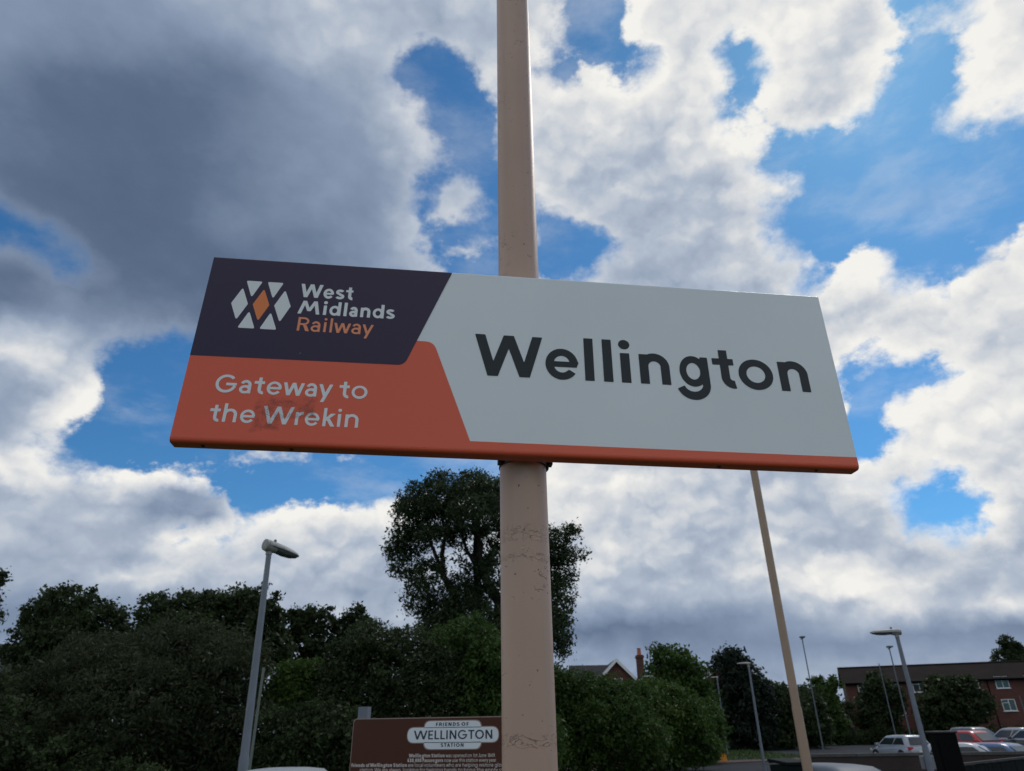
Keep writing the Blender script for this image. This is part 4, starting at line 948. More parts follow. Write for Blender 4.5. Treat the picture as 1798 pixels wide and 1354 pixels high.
# bushes right of the pole, stepping down to the car park
tree('shrub', 'mid green bush rising against the right side of the beige pole', 36, [(1010, 1214, 44, 34), (1060, 1224, 50, 30), (990, 1250, 50, 60), (1060, 1260, 70, 60, -1), (1020, 1320, 70, 50), (1110, 1225, 30, 26), (1110, 1300, 60, 50), (965, 1196, 26, 24)], (1040, 1385), 60000, .085, G_MID, 'shrub', clump=.3, trunk=.1, seed=15, kindname='foliage')
tree('shrub', 'rounded bright green bush in front of the gabled house', 41, [(1140, 1232, 50, 34), (1180, 1246, 44, 36), (1130, 1270, 60, 50, -1), (1200, 1280, 50, 46), (1160, 1320, 70, 26), (1225, 1310, 36, 28)], (1170, 1352), 42000, .10, G_BRIGHT, 'shrub', clump=.34, trunk=.1, seed=16, kindname='foliage')
tree('shrub', 'low bush at the car park edge beside the yellow grit bin', 48, [(1245, 1270, 26, 30), (1235, 1305, 34, 26), (1262, 1300, 12, 18)], (1240, 1338), 9000, .11, G_MID, 'shrub', clump=.3, trunk=.06, seed=17, kindname='foliage')
tree('tree', 'leafy tree with loose top sprigs right of the brick chimney', 58, [(1165, 1160, 22, 22), (1190, 1165, 30, 26), (1150, 1150, 6, 14), (1160, 1190, 28, 26), (1200, 1195, 40, 34), (1225, 1225, 30, 34), (1180, 1230, 50, 40), (1148, 1200, 14, 14), (1215, 1270, 50, 50)], (1195, 1330), 22000, .16, G_MID, seed=18, clump=.42, trunk=.22)
tree('tree', 'very dark pointed tree right of the house roofs, behind the slim lamp', 72, [(1278, 1150, 14, 16), (1290, 1165, 24, 20), (1275, 1180, 26, 28), (1305, 1195, 34, 34), (1285, 1235, 44, 44), (1320, 1240, 40, 44), (1300, 1285, 60, 34)], (1295, 1312), 20000, .2, G_BLUE, seed=19, clump=.5, trunk=.25)
tree('tree', 'dark low tree between the slim lamp and the leaning beige column', 74, [(1350, 1225, 30, 24), (1372, 1222, 16, 14), (1345, 1260, 40, 34), (1385, 1255, 36, 34), (1350, 1290, 60, 26), (1332, 1200, 10, 12)], (1360, 1312), 16000, .2, G_DARK, seed=20, clump=.5, trunk=.2)
tree('tree', 'dark low tree right behind the leaning beige column', 76, [(1420, 1235, 26, 22), (1405, 1260, 36, 34), (1425, 1280, 34, 26)], (1415, 1312), 9000, .2, G_DARK, seed=21, clump=.5, trunk=.15)
tree('tree', 'small green tree at the left end of the brick flats', 86, [(1437, 1205, 9, 14), (1452, 1215, 14, 18), (1462, 1200, 8, 9), (1448, 1245, 24, 30), (1455, 1275, 26, 22)], (1450, 1305), 9000, .2, G_MID, seed=22, clump=.42, trunk=.15)
tree('tree', 'dark tree standing in front of the left windows of the flats', 88, [(1537, 1200, 14, 18), (1540, 1225, 28, 26), (1525, 1250, 36, 24), (1560, 1240, 24, 28), (1540, 1275, 34, 20), (1575, 1222, 10, 12)], (1542, 1300), 13000, .2, G_DARK, seed=23, clump=.46, trunk=.2)
tree('tree', 'broad dark tree standing in front of the middle of the flats', 84, [(1655, 1215, 34, 22), (1690, 1212, 36, 20), (1640, 1245, 30, 26), (1680, 1245, 46, 30), (1715, 1240, 22, 26), (1670, 1275, 48, 20), (1740, 1235, 6, 14)], (1670, 1300), 18000, .2, G_DARK, seed=24, clump=.48, trunk=.25)
tree('tree', 'tree crown showing above the right end of the flats roof', 120, [(1766, 1130, 10, 12), (1780, 1142, 16, 12), (1772, 1165, 26, 24)], (1772, 1290), 4500, .26, G_DARK, seed=25, clump=.5, trunk=.25)
# trees behind the leaning pole, low and far, to close the skyline
tree('tree', 'low trees on the skyline behind the car park hedge', 110, [(1400, 1225, 30, 16), (1430, 1235, 40, 22), (1370, 1232, 40, 22), (1480, 1260, 40, 20)], (1420, 1285), 9000, .3, G_DARK, seed=26, clump=.7, trunk=.2)
# clipped hedge along the far side of the car park
rg = np.random.default_rng(9); h0 = P(1275, 1290, 86)
hg = empty('hedge', (h0[0], 86, ground_z(86)), 0, 'long dark hedge along the far edge of the car park', 'hedge')
hl = [((k * 1.0, .3 * math.sin(k * 1.7), .8 + .12 * math.sin(k * 2.3)), (.9, .8, .85 + .15 * math.sin(k * 1.1))) for k in range(58)]
leaves('foliage', G_DARK, hl, 52000, .11, .3, 26, .55, hg, 31, .3, flat_bottom=.02)
# grass bank tufts
gt = MB(); rg = np.random.default_rng(4)
for k in range(9000):
    x = rg.uniform(18, 72); y = rg.uniform(88, 96); z = terr(x, y); h_ = rg.uniform(.12, .4); a = rg.uniform(0, 6.28); l_ = rg.normal(0, .1)
    gt.add([(x - .05 * math.cos(a), y - .05 * math.sin(a), z), (x + .05 * math.cos(a), y + .05 * math.sin(a), z), (x + l_, y + l_, z + h_)], [(0, 1, 2)])
for k in range(7000):
    x = rg.uniform(7, 21); y = rg.uniform(51.5, 84); z = terr(x, y); h_ = rg.uniform(.08, .28); a = rg.uniform(0, 6.28); l_ = rg.normal(0, .08)
    gt.add([(x - .04 * math.cos(a), y - .04 * math.sin(a), z), (x + .04 * math.cos(a), y + .04 * math.sin(a), z), (x + l_, y + l_, z + h_)], [(0, 1, 2)])
o = gt.build('grass', mat('grass_blades', (.055, .095, .025), .9, var=.4, vscale=.5)); o['kind'] = 'stuff'; o['label'] = 'rough grass on the bank below the flats'

# ================================================================== LAMPS AND COLUMNS
def lantern(t, z, head_yaw, Lh, tiltup=rad(0), fat=1.0, drum=1.0):
    if drum > 1: tiltup = rad(-9)
    """road lantern on a post top: gear end-cap, canopy, bowl, photocell. local +X rotated by head_yaw is its nose"""
    ca, sa_ = math.cos(head_yaw), math.sin(head_yaw)
    def w(x, y, zz): return (x * ca - y * sa_, x * sa_ + y * ca, z + zz + x * math.sin(tiltup))
    hW = Lh * .21 * fat; hH = Lh * .15 * fat
    def sec(x, k, top, bot, n=10):
        return [w(x, hW * k * math.cos(math.pi * i / n), top * math.sin(math.pi * i / n)) for i in range(n + 1)] + [w(x, hW * k * math.cos(math.pi + math.pi * i / n), bot * math.sin(math.pi * i / n) * -1) for i in range(1, n)]
    can = MB(); st = [(-.14, .62, .6), (-.10, .82, .9), (.05, .92, 1.0), (.3, 1.0, .98), (.55, .98, .90), (.75, .90, .76), (.9, .78, .58), (.985, .50, .34)]
    can.loft([sec(x * Lh, k, hH * tp, .012) for x, k, tp in st]); can.build('canopy', M_LANT, t, smooth=40)
    bo = MB(); bo.loft([sec(x * Lh, k * .94, -.002, hH * b_) for x, k, b_ in ((.16, .7, .3), (.24, .9, .62), (.5, .98, .72), (.75, .88, .6), (.94, .66, .3))]); bo.build('bowl', M_LENS, t, smooth=40)
    MB().loft([sec(x * Lh, k, hH * tp, hH * b_) for x, k, tp, b_ in ((-.19, .42 * drum, .55 * drum, .5 * drum), (-.17, .62 * drum, .86 * drum, .75 * drum), (-.02, .66 * drum, .92 * drum, .85 * drum), (.20, .66, .6, .7))]).build('gear_housing', M_LANT, t, smooth=40)
    MB().tube([w(.16 * Lh, 0, hH * .95), w(.16 * Lh, 0, hH * 1.35), w(.16 * Lh, 0, hH * 1.5)], [Lh * .045, Lh * .045, Lh * .02], 10).build('photocell', M_GALVD, t, smooth=50)
def lamp(label, px_top, py_top, Y, r0, r1, head_yaw, Lh, m=M_GALV, lean=(0, 0), cat='street lamp', group=None, name='street_lamp', fat=1.0, door=True, drum=1.0):
    tp = P(px_top, py_top, Y); gz = ground_z(Y); z = tp[2] - gz
    t = empty(name, (tp[0] - lean[0], Y - lean[1], gz), 0, label, cat, group)
    mb = MB(); mb.tube([(lean[0] * k, lean[1] * k, z * k) for k in (0, .28, .2801, 1)] , [r0, r0 * .98, r0 * .88, r1], 18); mb.build('pole', m, t, smooth=50)
    if door: MB().box((lean[0] * .1, -r0 + .0, .75), (.09, .03, .5)).build('access_door', m, t, bevel=.01)
    if Lh:
        sub = MB().tube([(lean[0], lean[1], z - .12), (lean[0], lean[1], z + .03)], r1 * 1.25, 12).build('spigot', M_LANT, t, smooth=50)
        o0 = set(t.children)
        lantern(t, z + .05 * fat, head_yaw, Lh, fat=fat, drum=drum)
        for ch in set(t.children) - o0: ch.location = (lean[0], lean[1], 0)
    return t
lamp('tall grey street lamp in front of the trees at left, its lantern pointing right', 473, 965, 15.5, .098, .056, rad(50), .74, lean=(-.16, 0), fat=1.25, drum=1.15)
lamp('grey street lamp before the flats, its flat lantern pointing left', 1574, 1113, 25, .10, .06, rad(172), .84, fat=.95)
lamp('slim street lamp beside the very dark tree, lantern pointing left', 1314, 1167, 36, .07, .045, rad(178), .55, fat=.8)
lamp('lantern peeping over the bush below the brick chimney', 1144, 1190, 56, .07, .045, rad(178), .72, fat=1.0)
lamp('lantern peeping out beside the tree right of the chimney', 1259, 1191, 62, .07, .045, rad(178), .55, fat=1.0)
# small mast heads: thin posts topped with a short cross-piece
def mast(label, px, py, Y, r, m, head=True, base_px=None):
    tp = P(px, py, Y); gz = terr(tp[0], Y); z = tp[2] - gz
    t = empty('lamp_mast', (tp[0], Y, gz), 0, label, 'mast')
    MB().tube([(0, 0, 0), (0, 0, z)], [r, r * .75], 12).build('pole', m, t, smooth=50)
    if head:
        MB().box((0, -.12, z + .05), (.42, .42, .14)).build('lantern', M_GALVD, t, bevel=.03)
        MB().tube([(-.12, 0, z - .12), (.12, 0, z - .02)], .04, 8).build('bracket', M_GALVD, t)
    return t
mast('thin dark mast with small head just right of the leaning beige column', 1408, 1120, 66, .06, M_GALVD)
mast('thin dark mast rising above the flats roof left of the grey street lamp', 1561, 1137, 62, .06, M_GALVD)
mast('bare thin post before the flats, just left of the dark mast', 1543, 1165, 60, .045, M_GALVD, head=False)
mast('short grey post at the right edge before the flats', 1790, 1222, 78, .06, M_GALVD, head=False)
mast('thin pale green pole close beside the tall left lamp', 463, 1172, 16.5, .035, mat('pole_green', (.13, .15, .13), .5), head=False)
mast('brown weathered post left of the fresh green bush near the tall lamp', 466, 1180, 23, .0, M_BRACK, head=False) if False else None
# leaning-looking beige column at right
t8 = P(1335, 890, 12.2); b8 = P(1424, 1350, 12.2); k8 = (b8[0] - t8[0]) / (t8[2] - b8[2])
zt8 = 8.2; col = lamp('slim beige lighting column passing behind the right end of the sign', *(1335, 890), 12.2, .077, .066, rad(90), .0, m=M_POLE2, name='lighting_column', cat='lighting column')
col.location = (t8[0], 12.2, 0)
for ch in list(col.children):
    me_ = ch.data
    if ch.name.startswith('pole'):
        for v in me_.vertices: v.co.z *= zt8 / max(x.co.z for x in me_.vertices) if False else 1
zc = max(v.co.z for v in [c for c in col.children if c.name.startswith('pole')][0].data.vertices)
for v in [c for c in col.children if c.name.startswith('pole')][0].data.vertices:
    v.co.z *= zt8 / zc
lantern(col, zt8 + .03, rad(90), .5)

# ================================================================== NEAR STREET FURNITURE, right corner
# long dark brick wall with coping between forecourt and car park
wz = P(1410, 1324, 27)[2]
wl = empty('boundary_wall', (P(1408, 1324, 27)[0], 27, 0), 0, 'long low dark brick wall in front of the parked cars', 'wall')
MB().box((14, 0, (wz - .1) / 2), (28, .23, wz - .1)).build('wall', M_BRICKD, wl)
for k in range(31): MB().box((.45 + .91 * k, 0, wz - .05), (.90, .30, .1)).build('coping_stone' , M_STONE, wl, bevel=.01)
# black cabinet
p0 = P(1645, 1285, 12); p1 = P(1684, 1283, 12); zc_ = p0[2]
cb = empty('cabinet', ((p0[0] + p1[0]) / 2, 12.2, 0), rad(-6), 'tall black metal cabinet between the silver and the red car', 'cabinet')
MB().box((0, 0, zc_ / 2), (p1[0] - p0[0] - .02, .24, zc_ - .03)).build('body', M_BLACK, cb, bevel=.012)
MB().box((0, 0, zc_ - .005), (p1[0] - p0[0] + .03, .28, .03)).build('lid', mat('dull_black_lid', (.03, .03, .033), .6), cb, bevel=.01)
MB().box((-.0, -.128, zc_ / 2), (p1[0] - p0[0] - .09, .015, zc_ - .25)).build('door', M_BLACK, cb, bevel=.004)
MB().box((.10, -.145, 1.05), (.02, .02, .12)).build('handle', M_GALVD, cb)
# black close-boarded fence
f0 = P(1655, 1343, 13.0); 
r3 = ray(1798, 1328); t3 = (f0[2] - 2.0) / r3[2]; f1 = np.array(EYE) + r3 * t3
fd = f1 - f0; fl_ = math.hypot(fd[0], fd[1]); fr_ = math.atan2(fd[1], fd[0])
fc = empty('fence', (f0[0], f0[1], 0), fr_, 'low black close-boarded fence below the blue and white cars', 'fence')
nbd = int((fl_ + 1.5) / .15)
bm_ = None
for k in range(nbd):
    if bm_ is None:
        bm_ = MB().box((0, 0, (f0[2] - .05) / 2), (.142, .022, f0[2] - .05)).build('board', M_BLACK, fc); bb = bm_
    else:
        bb = bm_.copy(); C.objects.link(bb); bb.parent = fc
    bb.location = (.075 + .15 * k, random.uniform(-.004, .004), random.uniform(-.006, .004))
MB().box((nbd * .075, -.01, f0[2] - .02), (nbd * .15, .07, .035)).build('capping_rail', mat('worn_black_wood', (.030, .029, .027), .8, var=.5, vscale=6), fc)
for k in range(4): MB().box((.1 + k * (nbd * .15 - .2) / 3, .07, f0[2] / 2), (.09, .09, f0[2] - .04)).build('post', M_BLACK, fc)
# grey box on the post of the right-hand lamp
lp = [o for o in C.objects if o.get('label', '').startswith('grey street lamp before')][0]
q0 = P(1613, 1327, 25.3); q1 = P(1641, 1351, 25.3)
MB().box(((q0[0] + q1[0]) / 2 - lp.location.x, .22, (q0[2] + q1[2]) / 2), (q1[0] - q0[0], .2, q0[2] - q1[2])).build('control_box', mat('grey_box', (.20, .21, .23), .6), lp, bevel=.02)
# wheelie bin
w0 = P(1368, 1334, 15.5); w1 = P(1411, 1338, 15.5); bw = w1[0] - w0[0]; zb_ = w0[2]
wb_ = empty('wheelie_bin', ((w0[0] + w1[0]) / 2, 15.7, 0), rad(12), 'dark green wheelie bin left of the leaning beige column', 'bin')
MB().loft([[(x * bw / 2 * k, y * .33 * k, z) for x, y in ((-1, -1), (1, -1), (1, 1), (-1, 1))] for z, k in ((.08, .8), (zb_ - .1, 1.0))]).build('body', M_BIN, wb_, bevel=.02)
MB().loft([[(x * bw / 2 * 1.06, y * .36, z + (y > 0) * .05) for x, y in ((-1, -1), (1, -1), (1, 1), (-1, 1))] for z in (zb_ - .1, zb_ - .04)]).build('lid', M_BIN, wb_, bevel=.015)
MB().tube([(-bw * .4, .40, zb_ - .06), (bw * .4, .40, zb_ - .06)], .018, 8).build('handle', M_RUB, wb_)
for s in (-1, 1): MB().tube([(s * bw * .36, .30, .1), (s * bw * .44, .30, .1)], .1, 14).build('wheel', M_RUB, wb_)
for k in range(2): MB().box((-.06 + .07 * k, -.318, zb_ - .24), (.035, .004, .04)).build('sticker', M_UPVC, wb_)
# yellow grit bin
g0 = P(1265, 1321, 49.5); g1 = P(1277, 1339, 49.5); gw = g1[0] - g0[0]
gb = empty('grit_bin', ((g0[0] + g1[0]) / 2, 49.6, ground_z(49.6)), 0, 'small bright yellow grit bin at the foot of the bushes', 'grit bin')
gh = g0[2] - ground_z(49.6) + .02
MB().add([(-gw / 2, -.2, 0), (gw / 2, -.2, 0), (gw / 2 * .9, -.2, gh * .62), (-gw / 2 * 1.0, -.2, gh), (-gw / 2, .25, 0), (gw / 2, .25, 0), (gw / 2 * .9, .25, gh * .62), (-gw / 2, .25, gh)],
         [(0, 1, 2, 3), (5, 4, 7, 6), (1, 5, 6, 2), (4, 0, 3, 7)]).build('body', M_YEL, gb)
MB().add([(-gw / 2 - .02, -.23, gh), (gw / 2 * .95, -.23, gh * .62), (gw / 2 * .95, .28, gh * .62), (-gw / 2 - .02, .28, gh), (-gw / 2 - .02, -.23, gh + .04), (gw / 2 * .95, -.23, gh * .62 + .04), (gw / 2 * .95, .28, gh * .62 + .04), (-gw / 2 - .02, .28, gh + .04)],
         [(3, 2, 1, 0), (4, 5, 6, 7), (0, 1, 5, 4), (1, 2, 6, 5), (2, 3, 7, 6), (3, 0, 4, 7)]).build('lid', M_YEL, gb)

# ================================================================== BROWN INFORMATION BOARD behind the pole
Yb = 5.3
tl = P(621, 1262, Yb); 
r4 = ray(880, 1254.5); t4 = (tl[2] - 2.0) / r4[2]; tr = P(880, 1254.5, Yb - .24); tr[2] = tl[2]
bd = tr - tl; bl_ = math.hypot(bd[0], bd[1]); brz = math.atan2(bd[1], bd[0])
sc_ = bl_ / 259.0                                   # metres per photo pixel along the board
BW = 326 * sc_; BH = 1.0
ib = empty('information_board', tuple(tl), brz, 'brown station information board with white badge, partly behind the pole', 'sign')
def rpoly(pts, r, n=5):
    out = []
    for i in range(len(pts)):
        a, b_, c_ = Vector(pts[i - 1]), Vector(pts[i]), Vector(pts[(i + 1) % len(pts)])
        u1, u2 = (a - b_).normalized(), (c_ - b_).normalized(); ang = u1.angle(u2); d_ = min(r / math.tan(ang / 2), (a - b_).length * .49, (c_ - b_).length * .49)
        p1, p2 = b_ + u1 * d_, b_ + u2 * d_
        for k in range(n + 1):
            t = k / n; q = p1.lerp(b_, t).lerp(b_.lerp(p2, t), t); out.append((q.x, q.y))
    return out
bp2 = rpoly([(0, -BH), (BW, -BH), (BW, 0), (0, 0)], .03)
MB().prism(bp2, (0, 0, 0), (1, 0, 0), (0, 0, 1), (0, 1, 0), .02).build('edge', M_BROWNE, ib)
in_ = rpoly([(.006, -BH + .006), (BW - .006, -BH + .006), (BW - .006, -.006), (.006, -.006)], .026)
MB().prism(in_, (0, -.0025, 0), (1, 0, 0), (0, 0, 1), (0, 1, 0), .0024).build('panel', M_BROWN, ib)
for xx in (.055, BW - .055): MB().box((xx, .05, (.055 * 1 - tl[2]) / 2 + .01), (.07, .06, tl[2] + .075)).build('post', M_GALV, ib)
def flatp(name, m, pts, y, parent): 
    mb = MB(); mb.add([(x, y, z) for x, z in pts], [tuple(range(len(pts)))]); return mb.build(name, m, parent)
# badge: centre in px along the board; heights from the top edge
bx = lambda p_: (p_ - 621.5) * sc_
def badge(grow, y, m, nm):
    g_ = grow
    flatp(nm, m, rpoly([(bx(721) - g_, -.118 - g_), (bx(876) + g_, -.118 - g_), (bx(876) + g_, -.055 + g_), (bx(721) - g_, -.055 + g_)], .031), y, ib)
ky = sc_
def bz(p_): return -p_ * sc_ * .79
Bt, B1, B2, B3 = bz(7.5), bz(19.5), bz(47), bz(59)
for g_, y_, m_, nm in ((sc_ * 1.3, -.0035, mat('badge_outline', (.35, .24, .22), .5), 'badge_outline'), (0, -.0045, M_BADGE, 'badge')):
    flatp(nm, m_, rpoly([(bx(750) - g_, B3 - g_), (bx(847) + g_, B3 - g_), (bx(847) + g_, Bt + g_), (bx(750) - g_, Bt + g_)], .045), y_, ib)
    flatp(nm, m_, rpoly([(bx(721) - g_, B2 - g_), (bx(876) + g_, B2 - g_), (bx(876) + g_, B1 + g_), (bx(721) - g_, B1 + g_)], .055), y_ - .0005, ib)
mb = MB()
for z_ in (B1, B2): mb.add([(bx(750), -.0056, z_ - .0018), (bx(847), -.0056, z_ - .0018), (bx(847), -.0056, z_ + .0018), (bx(750), -.0056, z_ + .0018)], [(0, 1, 2, 3)])
mb.build('badge_line', M_BADGET, ib)
def wordobj(text, x0, x1, yb, cap, w, y_off, m, parent, name='lettering', **k):
    mb = MB(); word(mb, text, x0, x1, yb, cap, w, y_off, **k); return mb.build(name, m, parent)
wordobj('WELLINGTON', bx(732), bx(866), B2 + sc_ * 4.6, sc_ * 13, .16, -.006, M_BADGET, ib)
wordobj('F R I E N D S   O F', bx(770), bx(826), B1 + sc_ * 2.2, sc_ * 5.2, .2, -.006, M_BADGET, ib, st=.04, space=.12)
wordobj('S T A T I O N', bx(779), bx(818), B3 + sc_ * 3.0, sc_ * 5.2, .2, -.006, M_BADGET, ib, st=.04, space=.12)
def line(parts, yb, cap):
    for text, x0, x1, w in parts: wordobj(text, bx(x0), bx(x1), bz(yb), cap, w, -.0035, M_BTXT, ib, st=.045)
cp = sc_ * 5.2
line([('Wellington Station', 725, 786, .24), ('was opened on 1st June 1849.', 788, 871, .14)], 74, cp)
line([('630,000 Passengers', 723, 784, .24), ('now use this station every year.', 786, 873, .14)], 82.5, cp)
line([('Friends of Wellington Station', 625, 722, .24), ('are local volunteers who are helping restore glory to the', 724, 908, .14)], 91, cp)
line([('station. We are always', 640, 712, .14), ('looking for helping hands to bring the empty station back', 716, 920, .14)], 99.5, cp)
line([('to life with flowers and art.', 700, 880, .14)], 108, cp)

# ================================================================== THE STATION NAME SIGN AND ITS COLUMN
# column
pc = empty('lighting_column', (.0366, 2.145, 0), 0, 'thick beige painted column carrying the station name sign', 'lighting column')
pm = MB(); RP = .0766
zs = np.linspace(0, 8.0, 60); pm.tube([(.0040 - .0028 * z, 0, z) for z in zs], [RP] * 60, 96); pm.build('pole', M_POLE, pc, smooth=50)
MB().tube([(.004, 0, 0), (.004, 0, .02), (.004, 0, .021), (.004, 0, 1.1)], [.14, .14, .085, .085], 40).build('base', M_POLE, pc, smooth=50)
lantern(pc, 8.03, rad(90), .5)
for ch in pc.children:
    if ch.name.split('.')[0] in ('canopy', 'bowl', 'gear_housing', 'photocell'): ch.location.x = -.018
# clamp bands (with a screw lug each side) belong to the sign
so_ = Vector((-1.01891994, 1.8754069, 2.77898996)); ex = Vector((0.99331759, 0.11468143, -0.01297481)); up = Vector((0.01293451, 0.00109559, 0.99991575)); yy_ = up.cross(ex)
bas = Matrix(((ex.x, yy_.x, up.x, so_.x), (ex.y, yy_.y, up.y, so_.y), (ex.z, yy_.z, up.z, so_.z), (0, 0, 0, 1)))
SW, SH, SD = 2.1664, .6793, .05
sg = empty('station_name_sign', label='long white, navy and orange station name sign reading Wellington', cat='sign', basis=bas)
# folded aluminium tray: rounded long edges
prof = []; rr_ = .013
for k in range(7): a = rad(180 + 90 * k / 6); prof.append((rr_ + rr_ * math.cos(a), rr_ + rr_ * math.sin(a)))
prof += [(SD, 0), (SD, .041), (SD, .2922), (SD, SH)]
for k in range(7): a = rad(90 + 90 * k / 6); prof.append((rr_ * .5 + rr_ * .5 * math.cos(a), SH - rr_ * .5 + rr_ * .5 * math.sin(a)))
prof += [(0, .2922), (0, .041)]
xs_ = [0, .8093, SW]
mb = MB(); n = len(prof); vs = [(x, y, z) for x in xs_ for y, z in prof]; fs = []; ms = []
def pick(x, y, z):
    if z < .0415: return 1
    if x < .809: return 2 if (z > .29 and (z > SH - .01 or y > .002)) else (1 if y > .002 else 0)
    return 0
for i in range(2):
    for k in range(n):
        k2 = (k + 1) % n; (y0, z0), (y1, z1) = prof[k], prof[k2]
        fs.append((i * n + k, (i + 1) * n + k, (i + 1) * n + k2, i * n + k2)); ms.append(pick((xs_[i] + xs_[i + 1]) / 2, (y0 + y1) / 2, (z0 + z1) / 2))
mb.v = vs; mb.f = fs; mb.m = ms
for side_, x in ((0, 0), (2, SW)):
    ib_ = [j for j in range(n) if prof[j][1] <= .0411]; im = [j for j in range(n) if .0409 <= prof[j][1] <= .2923]; it = [j for j in range(n) if prof[j][1] >= .2921]
    for ids, mi in ((ib_, 1), (im, 1 if x == 0 else 0), (it, 2 if x == 0 else 0)):
        f_ = [side_ * n + j for j in ids]
        if side_ == 0: f_ = f_[::-1]
        if ids is ib_: # rotate so the polygon is contiguous: last points (front) come first
            kk = [j for j in ids if j > n - 3]; rest = [j for j in ids if j <= n - 3]; f_ = [side_ * n + j for j in kk + rest]; f_ = f_ if side_ else f_[::-1]
        mb.f.append(tuple(f_)); mb.m.append(mi)
mb.build('panel', [M_WHITE, M_ORANGE, M_NAVY], sg, smooth=40)
# printed areas, half a millimetre proud
og = [(0.0003, .0135), (SW - .0003, .0135), (SW - .0003, .0405), (.8945, .0370)]
og = rpoly([(.8932, .0372), (.7590, .3905), (.6, .3905), (.5, .2915), (.0003, .2915)], .0)[::1] if False else None
def arcc(cx_, cy_, r, a0, a1, n_=8): return [(cx_ + r * math.cos(rad(a0 + (a1 - a0) * i / n_)), cy_ + r * math.sin(rad(a0 + (a1 - a0) * i / n_))) for i in range(n_ + 1)]
slope = math.atan2(.3705 - .0375, .7678 - .8932)      # direction of the sloping right-hand edge
# orange field: rounded shoulder at its upper right
e1 = rpoly([(.0003, .0136), (.8996, .0136), (.8932, .0378), (.7600, .3908), (.665, .3908), (.62, .2925), (.0003, .2925)], .042)
o1 = [(.0003, .0136), (SW - .0003, .0136), (SW - .0003, .0415), (.8928, .0372)] + [p_ for p_ in rpoly([(.8928, .0372), (.7600, .3908), (.66, .3908)], .042)[6:12]] + [(.66, .3908), (.62, .308), (.0003, .308)]
mb = MB(); mb.add([(x, -.0006, z) for x, z in o1], [tuple(range(len(o1)))]); mb.build('orange_field', M_ORANGE, sg)
nv = [(.0003, .2922)] + rpoly([(.0003, .2922), (.6695, .2965), (.8093, SH - .007), (.0003, SH - .007)], .034)[6:12] + [(.8093, SH - .0065), (.0003, SH - .0065)]
mb = MB(); mb.add([(x, -.0011, z) for x, z in nv], [tuple(range(len(nv)))]); mb.build('navy_field', M_NAVY, sg)
# emblem
def shape(m, pts, r, nm):
    q = rpoly(pts, r, 4); mb = MB(); mb.add([(x, -.0016, z) for x, z in q], [tuple(range(len(q)))]); mb.build(nm, m, sg)
dx = .0691
for i, m_ in enumerate((M_PRINT, M_LOGO_O, M_PRINT)):
    shape(m_, [(.0895 + dx * i, .4945), (.1160 + dx * i, .4305), (.1430 + dx * i, .4950), (.1165 + dx * i, .5585)], .0045, 'emblem_diamond')
for i in range(2):
    shape(M_PRINT, [(.1235 + dx * i, .5868), (.1500 + dx * i, .5205), (.1762 + dx * i, .5868)], .0045, 'emblem_triangle')
    shape(M_PRINT, [(.1255 + dx * i, .4018), (.1795 + dx * i, .4018), (.1522 + dx * i, .4680)], .0045, 'emblem_triangle')
wordobj('West', .3040, .4790, .5350, .0535, .21, -.0016, M_PRINT, sg, st=.02)
wordobj('Midlands', .3060, .6250, .4693, .0515, .21, -.0016, M_PRINT, sg, st=.02)
wordobj('Railway', .3130, .5590, .4032, .0525, .145, -.0016, M_RAIL, sg, st=.02)
wordobj('Gateway to', .0965, .5620, .1680, .0610, .155, -.0012, M_GATE, sg, st=.02)
wordobj('the Wrekin', .0985, .5440, .0690, .0590, .155, -.0012, M_GATE, sg, st=.02)
caph = .1565
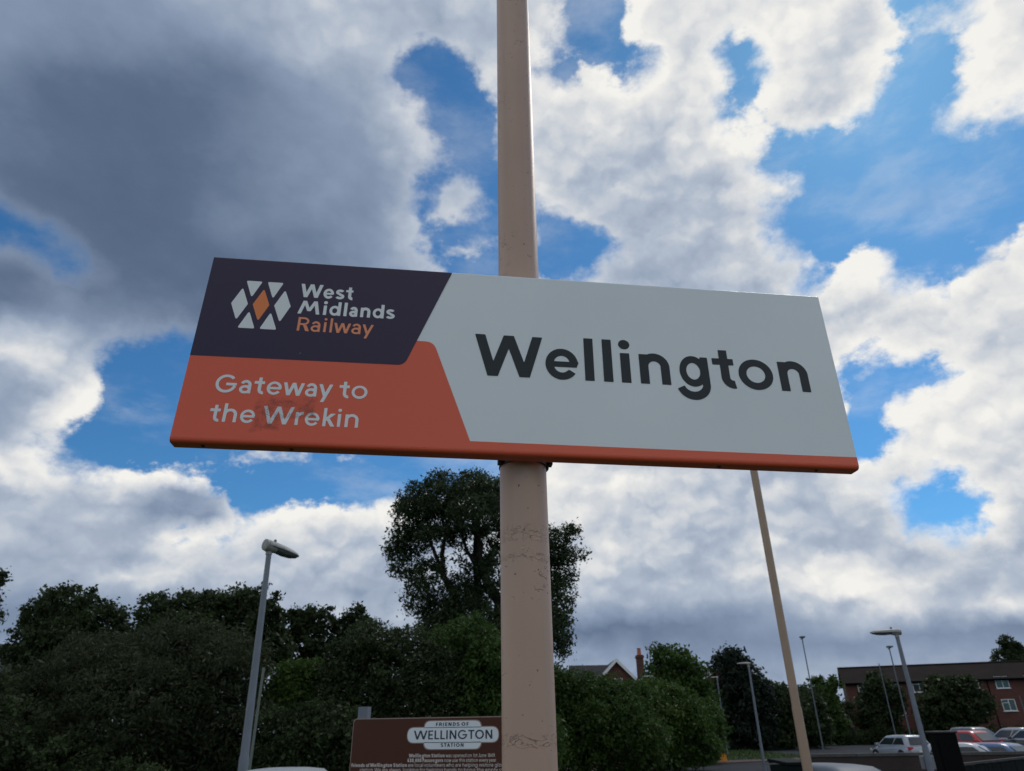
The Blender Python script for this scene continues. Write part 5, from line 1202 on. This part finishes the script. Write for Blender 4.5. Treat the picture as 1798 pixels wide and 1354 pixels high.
for ch, xa_, xb_ in (('W', .8975, 1.1255), ('e', 1.1350, 1.2475), ('l', 1.2680, 1.2998), ('l', 1.3315, 1.3638), ('i', 1.3890, 1.4285), ('n', 1.4575, 1.5625), ('g', 1.5838, 1.7003), ('t', 1.7165, 1.7925), ('o', 1.8063, 1.9293), ('n', 1.9523, 2.0572)):
    lo, a, b_, _ = letter(ch, .197, .0125, X=.735)
    mb = MB(); s_ = (xb_ - xa_) / (b_ - a)
    put_loops(mb, lo, lambda px, py: (xa_ + (px - a) * s_, -.0008, .2745 + py * caph)); mb.build('letter', M_TEXT, sg)
# fixing channels on the back and clamp bands round the column
for z_ in (.055, SH - .1):
    MB().box((1.05, SD + .006, z_), (.34, .012, .04)).build('channel', M_BRACK, sg)
ploc = bas.inverted() @ Vector((.0366, 2.145, 2.85)); 
for z_ in (.022, SH - .1):
    mb = MB(); pts = [(ploc.x + (RP + .006) * math.cos(t_), ploc.y + (RP + .006) * math.sin(t_)) for t_ in np.linspace(0, 2 * math.pi, 49)[:-1]]
    inn = [(ploc.x + (RP + .0008) * math.cos(t_), ploc.y + (RP + .0008) * math.sin(t_)) for t_ in np.linspace(0, 2 * math.pi, 49)[:-1]]
    m_ = 48; v = [(x, y, z_ - .012) for x, y in pts] + [(x, y, z_ + .022) for x, y in pts] + [(x, y, z_ + .022) for x, y in inn] + [(x, y, z_ - .012) for x, y in inn]
    f = []
    for r_ in range(4):
        for k in range(m_): f.append((r_ * m_ + k, r_ * m_ + (k + 1) % m_, ((r_ + 1) % 4) * m_ + (k + 1) % m_, ((r_ + 1) % 4) * m_ + k))
    mb.add(v, f); cl_ = mb.build('clamp_band', M_BRACK, sg, smooth=40)
    for s in (-1, 1): MB().box((ploc.x + s * (RP + .007), ploc.y - .03, z_ + .004), (.012, .03, .026)).build('lug', M_BRACK, cl_)
for xx in (.09, .35, 1.70, 2.03):
    MB().tube([(xx, SD * .5, .0015), (xx, SD * .5, -.003), (xx, SD * .5, -.005)], [.006, .006, .003], 8).build('rivet', M_BRACK, sg)

shape(mat('scuff_mark', (.35, .36, .40), .6), [(.334, .3175), (.337, .3190), (.3385, .3225), (.3355, .3205)], .0008, 'scuff')
